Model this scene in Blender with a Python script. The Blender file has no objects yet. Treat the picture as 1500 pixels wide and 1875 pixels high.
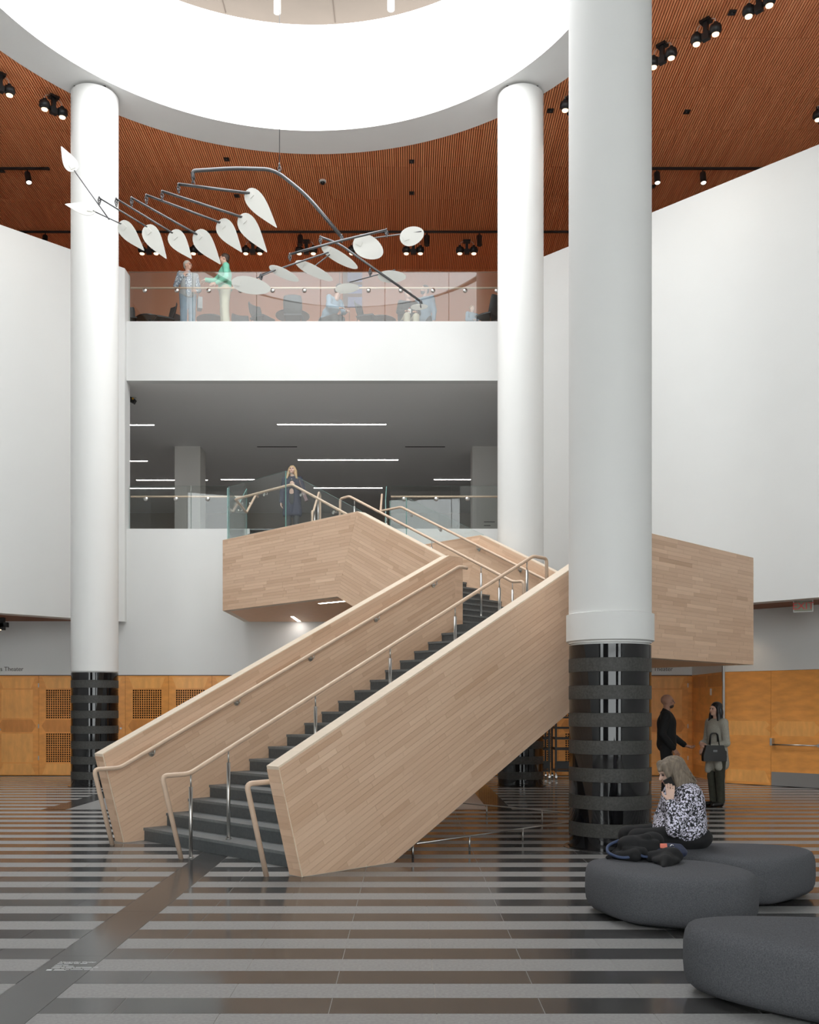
import bpy, math, random
import numpy as np
from mathutils import Vector, Matrix
random.seed(7)
scene = bpy.context.scene
COL = scene.collection

# ------------------------------------------------------------------ camera, world, exposure
cam_d = bpy.data.cameras.new('camera')
cam_d.sensor_fit = 'HORIZONTAL'; cam_d.sensor_width = 36.0
cam_d.lens = 36.0 * 1778 / 1500
cam_d.shift_x = 3 / 1500; cam_d.shift_y = 358.5 / 1500
cam_d.clip_end = 200
cam = bpy.data.objects.new('camera', cam_d); COL.objects.link(cam)
cam.location = (0, 0, 1.5); cam.rotation_euler = (math.pi / 2, 0, 0)
scene.camera = cam
vs = scene.view_settings
vs.view_transform = 'Standard'; vs.look = 'None'; vs.gamma = 1.0; vs.use_curve_mapping = False
vs.exposure = 0.42
scene.cycles.max_bounces = 7
scene.cycles.diffuse_bounces = 5
scene.cycles.glossy_bounces = 3
scene.cycles.transparent_max_bounces = 14
scene.cycles.adaptive_threshold = 0.04
world = bpy.data.worlds.new('world'); scene.world = world
world.use_nodes = True
bg = world.node_tree.nodes['Background']
bg.inputs[0].default_value = (0.98, 0.985, 1.0, 1); bg.inputs[1].default_value = 4.1
DRUM_LIGHT = 3.3  # glow set in the material of the oculus drum wall
SKY_LIGHT = 4.4       # daylight through the oculus skylight      
SPOT_W = 45.0        # each twin ceiling spot
PENDANT_W = 150.0     # down-lights in the oculus ceiling
LINE_LIGHT = 20.0

# ------------------------------------------------------------------ materials
MATS = {}
def pm(name, col, rough=0.6, metal=0.0, var=0.0, scale=8.0, bump=0.0, spec=0.5, stretch=None, emit=None, es=0.0, coat=0.0):
    m = bpy.data.materials.new(name); m.use_nodes = True
    nt = m.node_tree; b = nt.nodes['Principled BSDF']
    b.inputs['Base Color'].default_value = (*col, 1)
    b.inputs['Roughness'].default_value = rough
    b.inputs['Metallic'].default_value = metal
    b.inputs['Specular IOR Level'].default_value = spec
    b.inputs['Coat Weight'].default_value = coat
    if emit:
        b.inputs['Emission Color'].default_value = (*emit, 1); b.inputs['Emission Strength'].default_value = es
    if var > 0 or bump > 0:
        tc = nt.nodes.new('ShaderNodeTexCoord'); mp = nt.nodes.new('ShaderNodeMapping')
        nz = nt.nodes.new('ShaderNodeTexNoise'); nz.inputs['Scale'].default_value = scale
        nz.inputs['Detail'].default_value = 6
        nt.links.new(tc.outputs['Object'], mp.inputs[0]); nt.links.new(mp.outputs[0], nz.inputs['Vector'])
        if stretch: mp.inputs['Scale'].default_value = stretch
        if var > 0:
            rp = nt.nodes.new('ShaderNodeValToRGB')
            rp.color_ramp.elements[0].position = 0.3; rp.color_ramp.elements[1].position = 0.7
            rp.color_ramp.elements[0].color = (*[c * (1 - var) for c in col], 1)
            rp.color_ramp.elements[1].color = (*[min(1, c * (1 + var)) for c in col], 1)
            nt.links.new(nz.outputs['Fac'], rp.inputs[0]); nt.links.new(rp.outputs[0], b.inputs['Base Color'])
        if bump > 0:
            bp = nt.nodes.new('ShaderNodeBump'); bp.inputs['Strength'].default_value = bump
            bp.inputs['Distance'].default_value = 0.004
            nt.links.new(nz.outputs['Fac'], bp.inputs['Height']); nt.links.new(bp.outputs[0], b.inputs['Normal'])
    MATS[name] = m
    return m

def tint_mat(name, c0, c1, rough, grain=0.12, spec=0.4):
    """wood whose tone comes from a per-piece 'tint' attribute, grain from the piece's own uv"""
    m = bpy.data.materials.new(name); m.use_nodes = True
    nt = m.node_tree; b = nt.nodes['Principled BSDF']
    b.inputs['Roughness'].default_value = rough; b.inputs['Specular IOR Level'].default_value = spec
    at = nt.nodes.new('ShaderNodeAttribute'); at.attribute_name = 'tint'
    uv = nt.nodes.new('ShaderNodeUVMap'); uv.uv_map = 'uv'
    mp = nt.nodes.new('ShaderNodeMapping'); mp.inputs['Scale'].default_value = (2.5, 60, 1)
    nz = nt.nodes.new('ShaderNodeTexNoise'); nz.inputs['Scale'].default_value = 1.0; nz.inputs['Detail'].default_value = 5
    nt.links.new(uv.outputs[0], mp.inputs[0]); nt.links.new(mp.outputs[0], nz.inputs['Vector'])
    sub = nt.nodes.new('ShaderNodeMath'); sub.operation = 'SUBTRACT'; sub.inputs[1].default_value = 0.5
    mul = nt.nodes.new('ShaderNodeMath'); mul.operation = 'MULTIPLY'; mul.inputs[1].default_value = grain * 6
    add = nt.nodes.new('ShaderNodeMath'); add.operation = 'ADD'; add.use_clamp = True
    nt.links.new(nz.outputs['Fac'], sub.inputs[0]); nt.links.new(sub.outputs[0], mul.inputs[0])
    nt.links.new(mul.outputs[0], add.inputs[0]); nt.links.new(at.outputs['Fac'], add.inputs[1])
    rp = nt.nodes.new('ShaderNodeValToRGB')
    rp.color_ramp.elements[0].color = (*c0, 1); rp.color_ramp.elements[1].color = (*c1, 1)
    nt.links.new(add.outputs[0], rp.inputs[0]); nt.links.new(rp.outputs[0], b.inputs['Base Color'])
    MATS[name] = m
    return m

def glass_mat(name, tint, ior=1.5):
    m = bpy.data.materials.new(name); m.use_nodes = True
    nt = m.node_tree; nt.nodes.clear()
    out = nt.nodes.new('ShaderNodeOutputMaterial'); mix = nt.nodes.new('ShaderNodeMixShader')
    tr = nt.nodes.new('ShaderNodeBsdfTransparent'); tr.inputs[0].default_value = (*tint, 1)
    gl = nt.nodes.new('ShaderNodeBsdfGlossy'); gl.inputs['Roughness'].default_value = 0.0
    lw = nt.nodes.new('ShaderNodeLayerWeight'); lw.inputs['Blend'].default_value = 0.5
    pw = nt.nodes.new('ShaderNodeMath'); pw.operation = 'POWER'; pw.inputs[1].default_value = 5.0
    ma = nt.nodes.new('ShaderNodeMath'); ma.operation = 'MULTIPLY_ADD'; ma.inputs[1].default_value = 0.96; ma.inputs[2].default_value = 0.042
    nt.links.new(lw.outputs['Facing'], pw.inputs[0]); nt.links.new(pw.outputs[0], ma.inputs[0])
    nt.links.new(ma.outputs[0], mix.inputs[0]); nt.links.new(tr.outputs[0], mix.inputs[1])
    nt.links.new(gl.outputs[0], mix.inputs[2]); nt.links.new(mix.outputs[0], out.inputs[0])
    MATS[name] = m
    return m

def emit_mat(name, col, s):
    m = bpy.data.materials.new(name); m.use_nodes = True
    nt = m.node_tree; nt.nodes.clear()
    out = nt.nodes.new('ShaderNodeOutputMaterial'); e = nt.nodes.new('ShaderNodeEmission')
    e.inputs[0].default_value = (*col, 1); e.inputs[1].default_value = s
    nt.links.new(e.outputs[0], out.inputs[0]); MATS[name] = m
    if name in ('lamp_glow', 'lamp_glow_white', 'exit_red'): m.cycles.emission_sampling = 'NONE'
    return m

def floral_mat(name, dark, light, scale, thr):
    m = bpy.data.materials.new(name); m.use_nodes = True
    nt = m.node_tree; b = nt.nodes['Principled BSDF']; b.inputs['Roughness'].default_value = 0.8
    tc = nt.nodes.new('ShaderNodeTexCoord')
    nz = nt.nodes.new('ShaderNodeTexNoise'); nz.inputs['Scale'].default_value = scale * 1.7
    mx = nt.nodes.new('ShaderNodeMix'); mx.data_type = 'RGBA'; mx.blend_type = 'LINEAR_LIGHT'; mx.inputs[0].default_value = 0.018
    vo = nt.nodes.new('ShaderNodeTexVoronoi'); vo.inputs['Scale'].default_value = scale
    nt.links.new(tc.outputs['Object'], nz.inputs['Vector'])
    nt.links.new(tc.outputs['Object'], mx.inputs[6]); nt.links.new(nz.outputs['Color'], mx.inputs[7])
    nt.links.new(mx.outputs[2], vo.inputs['Vector'])
    rp = nt.nodes.new('ShaderNodeValToRGB')
    e = rp.color_ramp.elements
    e[0].position = 0.10; e[0].color = (*[c * 0.6 for c in light], 1)
    e[1].position = thr + 0.06; e[1].color = (*dark, 1)
    n = e.new(0.16); n.color = (*light, 1)
    n = e.new(thr); n.color = (*light, 1)
    nt.links.new(vo.outputs['Distance'], rp.inputs[0]); nt.links.new(rp.outputs[0], b.inputs['Base Color'])
    MATS[name] = m
    return m

pm('white_wall', (0.705, 0.71, 0.70), 0.75, var=0.01, scale=1.5)
pm('white_column', (0.77, 0.77, 0.755), 0.6, var=0.008, scale=2)
pm('ring_white', (0.88, 0.875, 0.87), 0.7, var=0.01, scale=2)
pm('upper_ceiling', (0.20, 0.165, 0.135), 0.8, var=0.02, scale=3)
pm('seam_dark', (0.12, 0.09, 0.07), 0.8)
emit_mat('sky_glow', (0.96, 0.985, 1.0), SKY_LIGHT)
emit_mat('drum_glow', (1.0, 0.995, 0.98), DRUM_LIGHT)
tint_mat('slat_wood', (0.74, 0.215, 0.080), (1.0, 0.43, 0.20), 0.5, 0.06)
pm('slat_backing', (0.030, 0.011, 0.006), 0.9)
pm('ceiling_brown', (0.26, 0.10, 0.05), 0.7, var=0.1, scale=4)
tint_mat('maple_plank', (0.60, 0.375, 0.235), (0.88, 0.635, 0.455), 0.42, 0.07)
pm('maple_cap', (0.80, 0.67, 0.53), 0.45, var=0.04, scale=6, stretch=(1, 1, 8))
pm('maple_soffit', (0.86, 0.56, 0.35), 0.5, var=0.12, scale=5, stretch=(1, 14, 1))
pm('rail_wood', (0.70, 0.52, 0.385), 0.38, var=0.06, scale=9)
pm('stone_step', (0.085, 0.093, 0.096), 0.55, var=0.12, scale=30)
pm('stone_tread', (0.16, 0.17, 0.172), 0.55, var=0.1, scale=30)
pm('stainless', (0.55, 0.54, 0.52), 0.28, 1.0)
pm('steel_dark', (0.17, 0.17, 0.175), 0.35, 0.8)
pm('black_metal', (0.012, 0.012, 0.013), 0.45)
pm('black_stone', (0.006, 0.006, 0.007), 0.06, spec=0.55, var=0.2, scale=20)
pm('rough_stone', (0.050, 0.049, 0.045), 0.6, var=0.35, scale=45, bump=0.8)
pm('collar_grey', (0.60, 0.60, 0.59), 0.55)
pm('honed_tile', (0.275, 0.272, 0.268), 0.42, var=0.16, scale=55)
pm('polished_tile', (0.060, 0.059, 0.059), 0.13, var=0.28, scale=30, spec=0.42)
pm('field_stone', (0.30, 0.30, 0.295), 0.30, var=0.10, scale=40)
pm('grout', (0.42, 0.40, 0.37), 0.8)
pm('anigre', (0.76, 0.32, 0.074), 0.35, var=0.14, scale=3.0, stretch=(1, 1, 3))
pm('anigre_light', (0.82, 0.39, 0.11), 0.35, var=0.12, scale=3.0, stretch=(3, 1, 1))
pm('anigre_dark', (0.62, 0.245, 0.055), 0.35, var=0.12, scale=3.0, stretch=(3, 1, 1))
pm('void_black', (0.006, 0.005, 0.004), 0.9)
pm('kick_plate', (0.42, 0.41, 0.40), 0.35, 0.9)
pm('lettering_grey', (0.10, 0.09, 0.085), 0.7)
pm('lettering_white', (0.75, 0.76, 0.76), 0.7)
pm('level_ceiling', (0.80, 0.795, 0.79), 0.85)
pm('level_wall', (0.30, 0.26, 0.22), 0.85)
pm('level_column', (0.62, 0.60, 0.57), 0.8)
pm('gallery_wall', (0.74, 0.38, 0.235), 0.8)
pm('gallery_floor', (0.30, 0.20, 0.13), 0.5)
pm('front_wall', (0.16, 0.15, 0.14), 0.85)
glass_mat('clear_glass', (0.955, 0.975, 0.968))
pm('glass_edge', (0.20, 0.42, 0.38), 0.15, spec=0.8)
emit_mat('line_glow', (1.0, 0.95, 0.90), LINE_LIGHT)
pm('level_floor', (0.40, 0.39, 0.385), 0.5)
emit_mat('lamp_glow', (1.0, 0.72, 0.45), 1.9)
emit_mat('lamp_glow_white', (1.0, 0.86, 0.72), 3.5)
emit_mat('exit_red', (1.0, 0.05, 0.07), 1.6)
pm('exit_red_dim', (0.60, 0.05, 0.04), 0.5)
pm('exit_face', (0.22, 0.21, 0.14), 0.25)
pm('mobile_white', (0.86, 0.85, 0.80), 0.55)
pm('bench_felt', (0.102, 0.104, 0.113), 0.95, var=0.28, scale=160, bump=0.4, spec=0.15)
pm('bench_base', (0.01, 0.01, 0.01), 0.9)
pm('skin_light', (0.60, 0.36, 0.27), 0.55, var=0.06, scale=12)
pm('skin_pale', (0.66, 0.45, 0.36), 0.55, var=0.05, scale=12)
pm('skin_tan', (0.40, 0.21, 0.14), 0.55, var=0.06, scale=12)
pm('lip', (0.38, 0.15, 0.12), 0.5)
pm('eye_dark', (0.03, 0.022, 0.02), 0.3)
pm('hair_grey_blond', (0.18, 0.142, 0.105), 0.7, var=0.4, scale=55, stretch=(1, 1, .25), bump=1.0)
pm('hair_black', (0.010, 0.009, 0.010), 0.4, var=0.3, scale=40)
pm('hair_blond', (0.50, 0.35, 0.19), 0.55, var=0.35, scale=50, stretch=(1, 1, .2), bump=0.6)
pm('hair_silver', (0.48, 0.46, 0.41), 0.6, var=0.2, scale=40)
pm('hair_brown', (0.055, 0.035, 0.025), 0.55, var=0.3, scale=40)
pm('hair_pale', (0.35, 0.22, 0.12), 0.6, var=0.2, scale=40)
pm('cloth_black', (0.006, 0.006, 0.007), 0.85, var=0.2, scale=30)
pm('cloth_charcoal', (0.035, 0.037, 0.038), 0.85, var=0.15, scale=30)
pm('cloth_navy', (0.030, 0.034, 0.058), 0.85, var=0.12, scale=20)
pm('cloth_cardigan', (0.36, 0.34, 0.29), 0.9, var=0.1, scale=60)
pm('cloth_tank', (0.30, 0.26, 0.21), 0.9)
pm('cloth_olive', (0.045, 0.045, 0.032), 0.9, var=0.15, scale=20)
pm('cloth_green', (0.20, 0.58, 0.42), 0.85, var=0.08, scale=9)
pm('cloth_khaki', (0.52, 0.48, 0.38), 0.85, var=0.06, scale=9)
pm('cloth_denim', (0.22, 0.28, 0.35), 0.85, var=0.1, scale=9)
pm('cloth_vest', (0.34, 0.34, 0.35), 0.85, var=0.08, scale=9)
pm('cloth_blue_shirt', (0.24, 0.33, 0.42), 0.85, var=0.08, scale=9)
pm('cloth_white', (0.78, 0.78, 0.76), 0.8)
pm('lanyard_red', (0.55, 0.03, 0.03), 0.6)
pm('strap_navy', (0.035, 0.055, 0.12), 0.7)
pm('bag_navy', (0.022, 0.030, 0.065), 0.7, var=0.15, scale=20)
pm('tag_coral', (0.75, 0.20, 0.14), 0.6)
pm('pink', (0.65, 0.13, 0.30), 0.5)
pm('watch_white', (0.7, 0.7, 0.68), 0.4)
pm('leather_black', (0.012, 0.011, 0.010), 0.35)
pm('bag_rose', (0.22, 0.15, 0.15), 0.25, 0.5)
floral_mat('floral_lavender', (0.010, 0.010, 0.014), (0.80, 0.78, 0.92), 60, 0.45)
floral_mat('floral_blue', (0.16, 0.19, 0.25), (0.62, 0.66, 0.70), 34, 0.42)
pm('chair_grey', (0.045, 0.047, 0.05), 0.6)
pm('chrome', (0.6, 0.6, 0.6), 0.2, 1.0)
pm('table_dark', (0.04, 0.035, 0.032), 0.35)
pm('paint_blue', (0.33, 0.36, 0.62), 0.6)
pm('paint_brown', (0.25, 0.13, 0.07), 0.6)
pm('plastic_white', (0.7, 0.7, 0.68), 0.5)
pm('yellow_label', (0.7, 0.35, 0.02), 0.5)

# ------------------------------------------------------------------ mesh helpers
def sub(a, b): return (a[0] - b[0], a[1] - b[1], a[2] - b[2])
class MB:
    def __init__(s): s.v = []; s.f = []; s.t = []; s.m = []; s.uv = []; s.tint = 0.5; s.mi = 0; s.smooth = False; s.sm = []
    def face(s, idx, uv=None):
        s.f.append(tuple(idx)); s.t.append(s.tint); s.m.append(s.mi); s.uv.append(uv); s.sm.append(s.smooth)
    def add(s, vs, fs):
        o = len(s.v); s.v += [tuple(v) for v in vs]
        for f in fs: s.face([o + i for i in f])
        return s
    def box(s, x0, y0, z0, x1, y1, z1):
        return s.add([(x0,y0,z0),(x1,y0,z0),(x1,y1,z0),(x0,y1,z0),(x0,y0,z1),(x1,y0,z1),(x1,y1,z1),(x0,y1,z1)],
                     [(0,3,2,1),(4,5,6,7),(0,1,5,4),(1,2,6,5),(2,3,7,6),(3,0,4,7)])
    def obox(s, c, hx, hy, hz, M):
        c = Vector(c); vs = []
        for z in (-hz, hz):
            for x, y in ((-hx,-hy),(hx,-hy),(hx,hy),(-hx,hy)): vs.append(tuple(c + M @ Vector((x, y, z))))
        return s.add(vs, [(0,3,2,1),(4,5,6,7),(0,1,5,4),(1,2,6,5),(2,3,7,6),(3,0,4,7)])
    def prism(s, pts, off):
        """pts: planar polygon (3d), extruded by vector off"""
        n = len(pts); a = [tuple(p) for p in pts]; b = [(p[0]+off[0], p[1]+off[1], p[2]+off[2]) for p in a]
        nrm = Vector((0,0,0))
        for i in range(n):
            p, q = Vector(a[i]), Vector(a[(i+1) % n]); nrm += p.cross(q)
        flip = nrm.dot(Vector(off)) > 0
        o = len(s.v); s.v += a + b
        cap0 = list(range(n)); cap1 = list(range(n, 2*n))
        if flip: cap0 = cap0[::-1]
        else: cap1 = cap1[::-1]
        s.face([o+i for i in cap0]); s.face([o+i for i in cap1])
        for i in range(n):
            j = (i+1) % n; q = [i, j, n+j, n+i]
            if not flip: q = q[::-1]
            s.face([o+k for k in q])
        return s
    def tube(s, path, r, n=10, r1=None, caps=True):
        P = [Vector(p) for p in path]; N = len(P); sm = s.smooth
        if r1 is None: r1 = r
        t0 = (P[1]-P[0]).normalized(); up = Vector((0,0,1)) if abs(t0.z) < .9 else Vector((1,0,0))
        u = t0.cross(up).normalized(); o = len(s.v); pt = t0
        for i in range(N):
            a = (P[i]-P[i-1]).normalized() if i > 0 else t0
            b = (P[i+1]-P[i]).normalized() if i < N-1 else a
            t = (a+b)
            t = t.normalized() if t.length > 1e-6 else a
            u = (u - t*u.dot(t)).normalized(); w = t.cross(u)
            rr = r + (r1-r)*i/max(1, N-1)
            for k in range(n):
                an = 2*math.pi*k/n; s.v.append(tuple(P[i] + (u*math.cos(an)+w*math.sin(an))*rr))
        s.smooth = True
        for i in range(N-1):
            for k in range(n):
                k2 = (k+1) % n; s.face((o+i*n+k, o+i*n+k2, o+(i+1)*n+k2, o+(i+1)*n+k))
        s.smooth = False
        if caps:
            s.face([o+k for k in range(n)][::-1]); s.face([o+(N-1)*n+k for k in range(n)])
        s.smooth = sm
        return s
    def lathe(s, c, prof, n=32, a0=0, a1=2*math.pi, smooth=True, axis=None):
        """prof: list of (r,z), closed ring surfaces round the vertical axis at c"""
        full = abs(a1-a0-2*math.pi) < 1e-6; m = n if full else n+1; sm = s.smooth; s.smooth = smooth
        M = None
        if axis is not None: M = Vector((0,0,1)).rotation_difference(Vector(axis)).to_matrix()
        def ring(r, z):
            o = len(s.v)
            for k in range(m):
                an = a0+(a1-a0)*k/n; q = Vector((r*math.cos(an), r*math.sin(an), z))
                if M is not None: q = M @ q
                s.v.append((c[0]+q.x, c[1]+q.y, c[2]+q.z))
            return o
        prev = None; pd = None
        for i in range(len(prof)-1):
            d = Vector((prof[i+1][0]-prof[i][0], prof[i+1][1]-prof[i][1]))
            d = d.normalized() if d.length > 1e-9 else Vector((1, 0))
            o0 = prev if (prev is not None and pd.dot(d) > .80) else ring(*prof[i])
            o1 = ring(*prof[i+1])
            for k in range(n):
                k2 = (k+1) % m; s.face((o0+k, o0+k2, o1+k2, o1+k))
            prev, pd = o1, d
        s.smooth = sm
        return s
    def disc(s, c, r, n=32, up=True):
        o = len(s.v)
        for k in range(n):
            an = 2*math.pi*k/n; s.v.append((c[0]+r*math.cos(an), c[1]+r*math.sin(an), c[2]))
        q = [o+k for k in range(n)]
        s.face(q if up else q[::-1]); return s
    def ball(s, c, r, n=12, sc=(1,1,1)):
        prof = [(max(1e-4, math.sin(math.pi*i/(n//2))), -math.cos(math.pi*i/(n//2))) for i in range(n//2+1)]
        o = len(s.v); s.lathe((0,0,0), prof, n)
        for i in range(o, len(s.v)):
            v = s.v[i]; s.v[i] = (c[0]+v[0]*r*sc[0], c[1]+v[1]*r*sc[1], c[2]+v[2]*r*sc[2])
        return s
    def mesh(s, name, mats, origin=(0,0,0)):
        me = bpy.data.meshes.new(name)
        me.from_pydata([sub(v, origin) for v in s.v], [], s.f)
        if not isinstance(mats, (list, tuple)): mats = [mats]
        for m in mats: me.materials.append(MATS[m] if isinstance(m, str) else m)
        n = len(s.f)
        me.polygons.foreach_set('material_index', s.m); me.polygons.foreach_set('use_smooth', s.sm)
        if any(u is not None for u in s.uv) or len(set(s.t)) > 1 or s.t and s.t[0] != 0.5:
            at = me.attributes.new('tint', 'FLOAT', 'FACE'); at.data.foreach_set('value', s.t)
        if any(u is not None for u in s.uv):
            uvl = me.uv_layers.new(name='uv'); flat = []
            for f, u in zip(s.f, s.uv):
                for k in range(len(f)): flat += list(u[k] if u else (0, 0))
            uvl.data.foreach_set('uv', flat)
        me.update()
        return me
    def build(s, name, mats, parent=None, origin=None):
        if origin is None: origin = WORLD_LOC.get(parent.name, (0,0,0)) if parent is not None else (0,0,0)
        o = bpy.data.objects.new(name, s.mesh(name, mats, origin)); COL.objects.link(o)
        if parent is not None:
            o.parent = parent; WORLD_LOC[o.name] = origin
        else:
            o.location = origin; WORLD_LOC[o.name] = tuple(origin)
        return o
WORLD_LOC = {}
def tag(o, label=None, cat=None, group=None, kind=None):
    if label: o['label'] = label
    if cat: o['category'] = cat
    if group: o['group'] = group
    if kind: o['kind'] = kind
    return o
def thing(name, label, cat, loc=(0,0,0), group=None, rotz=0):
    o = bpy.data.objects.new(name, None); COL.objects.link(o)
    o.location = loc; o.rotation_euler = (0,0,rotz); o.empty_display_size = 0.2
    WORLD_LOC[o.name] = tuple(loc)
    return tag(o, label, cat, group)
def structure(o): o['kind'] = 'structure'; return o
def copy_tree(o, parent=None):
    c = o.copy(); COL.objects.link(c); c.parent = parent
    for ch in o.children: copy_tree(ch, c)
    return c
def obj_mesh(name, me, parent=None):
    o = bpy.data.objects.new(name, me); COL.objects.link(o); o.parent = parent
    return o
S = math.sqrt(0.5)
def st(a, b, z): return ((a+b)*S, (a-b)*S, z)      # stair axes: a runs up the lower flight, b across it
def at(px, py, Y): return ((px-747)*Y/1778, Y, 1.5+(1296-py)*Y/1778)
def rounded(path, r, n=5):
    P = [Vector(p) for p in path]; out = [P[0]]
    for i in range(1, len(P)-1):
        a = (P[i-1]-P[i]); b = (P[i+1]-P[i]); d = min(r, a.length*.45, b.length*.45)
        p0 = P[i]+a.normalized()*d; p1 = P[i]+b.normalized()*d
        for k in range(n+1):
            t = k/n; out.append((1-t)**2*p0 + 2*t*(1-t)*P[i] + t*t*p1)
    out.append(P[-1]); return out
def clip_convex(subj, poly):
    """clip polygon subj by convex ccw polygon poly (2d)"""
    out = subj
    n = len(poly)
    for i in range(n):
        a = poly[i]; b = poly[(i+1) % n]; inp = out; out = []
        if not inp: break
        def side(p): return (b[0]-a[0])*(p[1]-a[1])-(b[1]-a[1])*(p[0]-a[0])
        for k in range(len(inp)):
            p = inp[k]; q = inp[(k+1) % len(inp)]; sp = side(p); sq = side(q)
            if sp >= 0: out.append(p)
            if (sp >= 0) != (sq >= 0):
                t = sp/(sp-sq); out.append((p[0]+t*(q[0]-p[0]), p[1]+t*(q[1]-p[1])))
    return out
def ccw(poly):
    A = sum(poly[i][0]*poly[(i+1) % len(poly)][1]-poly[(i+1) % len(poly)][0]*poly[i][1] for i in range(len(poly)))
    return poly if A > 0 else poly[::-1]
def area(p): return abs(sum(p[i][0]*p[(i+1) % len(p)][1]-p[(i+1) % len(p)][0]*p[i][1] for i in range(len(p))))/2
def plank_face(mb_or_parent, poly, to3, nrm, theta, rowh=0.056, lmin=0.3, lmax=1.0, th=0.006, single=False, mat='maple_plank', gap=0.0016, base=None):
    """lay planks over a convex 2d polygon; to3 maps (s,t)->world; nrm outward. single: every plank its own object"""
    poly = ccw(poly); ct, sn = math.cos(theta), math.sin(theta)
    rot = [(p[0]*ct+p[1]*sn, -p[0]*sn+p[1]*ct) for p in poly]
    u0 = min(p[0] for p in rot); u1 = max(p[0] for p in rot); v0 = min(p[1] for p in rot); v1 = max(p[1] for p in rot)
    v = v0; made = []
    while v < v1:
        u = u0 - random.random()*lmax
        while u < u1:
            L = random.uniform(lmin, lmax)
            rect = [(u+gap/2, v+gap/2), (u+L-gap/2, v+gap/2), (u+L-gap/2, v+rowh-gap/2), (u+gap/2, v+rowh-gap/2)]
            c = clip_convex(rect, rot)
            if len(c) >= 3 and area(c) > 2e-4:
                w = [(p[0]*ct-p[1]*sn, p[0]*sn+p[1]*ct) for p in c]
                mb = MB() if single else mb_or_parent
                t = random.gauss(0.54, 0.12)
                if random.random() < .05: t -= .25
                mb.tint = min(1, max(0, t))
                pts = [to3(*p) for p in w]; nn = Vector(nrm)*th
                o0 = len(mb.f); mb.prism(pts, tuple(nn))
                ou, ov = random.random()*50, random.random()*50
                uvp = [(p[0]+ou, p[1]+ov) for p in c]; n = len(c)
                for k in (o0, o0+1):
                    base_i = mb.f[k]; lo = min(mb.f[o0]) ; 
                    mb.uv[k] = [uvp[(i-lo) % n] for i in base_i]
                if single: made.append(mb)
            u += L
        v += rowh
    return made
# ------------------------------------------------------------------ setting: the room shell
YW = 21.43                       # plane of the back wall
OC = (-1.93, 14.6)               # centre of the oculus
Z2, Z2C, Z3, ZC = 5.45, 8.72, 10.0, 13.32
def wall(name, mat, *boxes):
    mb = MB()
    for b in boxes: mb.box(*b)
    return structure(mb.build(name, mat))

# floor --------------------------------------------------------------------------------
fl = MB().box(-13.2, -7.2, -0.25, 12.2, 22.0, -0.003)
floor = structure(fl.build('floor', 'grout'))
TL, TH, TT = 1.064, 0.258, 0.02
GX, GY = 0.0045, 0.0012
BAND = (-2.13, -1.82)            # dark slab band along the axis
SQ = (-5.04, 1.18, 14.26)        # plain stone field under the stair
def tile_mesh(name, x0, x1, mat):
    return MB().box(x0+GX/2, GY/2, -TT, x1-GX/2, TH-GY/2, 0).mesh(name, mat)
shared = {0: tile_mesh('tile', 0, TL, 'polished_tile'), 1: tile_mesh('tile', 0, TL, 'honed_tile')}
tiles = []
row = 0
y = 5.02 - TH - 8*2*TH
while y < YW:
    kind = row % 2
    xo = -0.39 + (TL/2 if kind else 0)
    k0 = math.floor((-13-xo)/TL)
    for k in range(k0, k0+24):
        x0 = xo+k*TL; x1 = x0+TL
        segs = [(x0, x1)]
        cuts = [BAND] if y < SQ[2]-.01 else [(SQ[0]-.36, SQ[1]+.36)]
        for c0, c1 in cuts:
            n = []
            for s0, s1 in segs:
                if s1 <= c0 or s0 >= c1: n.append((s0, s1)); continue
                if s0 < c0: n.append((s0, c0))
                if s1 > c1: n.append((c1, s1))
            segs = n
        for s0, s1 in segs:
            if s1-s0 > .02 and s1 > -13 and s0 < 12: tiles.append((y, s0, s1, kind))
    y += TH; row += 1
def tile_seen(t):
    yy = max(t[0], .3)
    if yy < 4.3: return False
    lo, hi = -.425*(yy+TH), .43*(yy+TH)
    if t[2] < lo or t[1] > hi: return False
    a = ((t[1]+t[2])/2+yy)*S; b = ((t[1]+t[2])/2-yy)*S
    return not (5.9 < a < 14 and -9.7 < b < -7.1)
seen = sorted([t for t in tiles if tile_seen(t)], key=lambda t: t[0])[:290]
ss = set(seen)
for (yy, s0, s1, kind) in seen:
    full = abs(s1-s0-TL) < 1e-6
    me = shared[kind] if full else tile_mesh('tile', 0, s1-s0, ['polished_tile', 'honed_tile'][kind])
    o = obj_mesh('tile', me, floor); o.location = (s0, yy, 0)
rest = MB()
for t in tiles:
    if t in ss: continue
    rest.mi = t[3]; rest.box(t[1]+GX/2, t[0]+GY/2, -TT, t[2]-GX/2, t[0]+TH-GY/2, 0)
tag(rest.build('tile_field', ['polished_tile', 'honed_tile'], floor), 'remaining stone floor tiles in dark and light rows', kind='stuff')
sl = []
yb = 2.0
while yb < SQ[2]-.05:
    L = min(1.29, SQ[2]-yb)
    MB().box(BAND[0]+.002, yb+.001, -TT, BAND[1]-.002, yb+L-.001, 0).build('border_slab', 'polished_tile', floor); yb += 1.29
yb = SQ[2]
while yb < YW-.1:
    L = min(1.29, YW-yb)
    for x0 in (SQ[0]-.36, SQ[1]):
        MB().box(x0+.002, yb+.001, -TT, x0+.358, yb+L-.001, 0).build('border_slab', 'polished_tile', floor)
    yb += 1.29
for i in range(5):
    for j in range(5):
        w = (SQ[1]-SQ[0])/5; d = (YW-SQ[2])/5
        MB().box(SQ[0]+i*w+.002, SQ[2]+j*d+.002, -TT, SQ[0]+(i+1)*w-.002, SQ[2]+(j+1)*d-.002, 0).build('field_slab', 'field_stone', floor)
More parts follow.
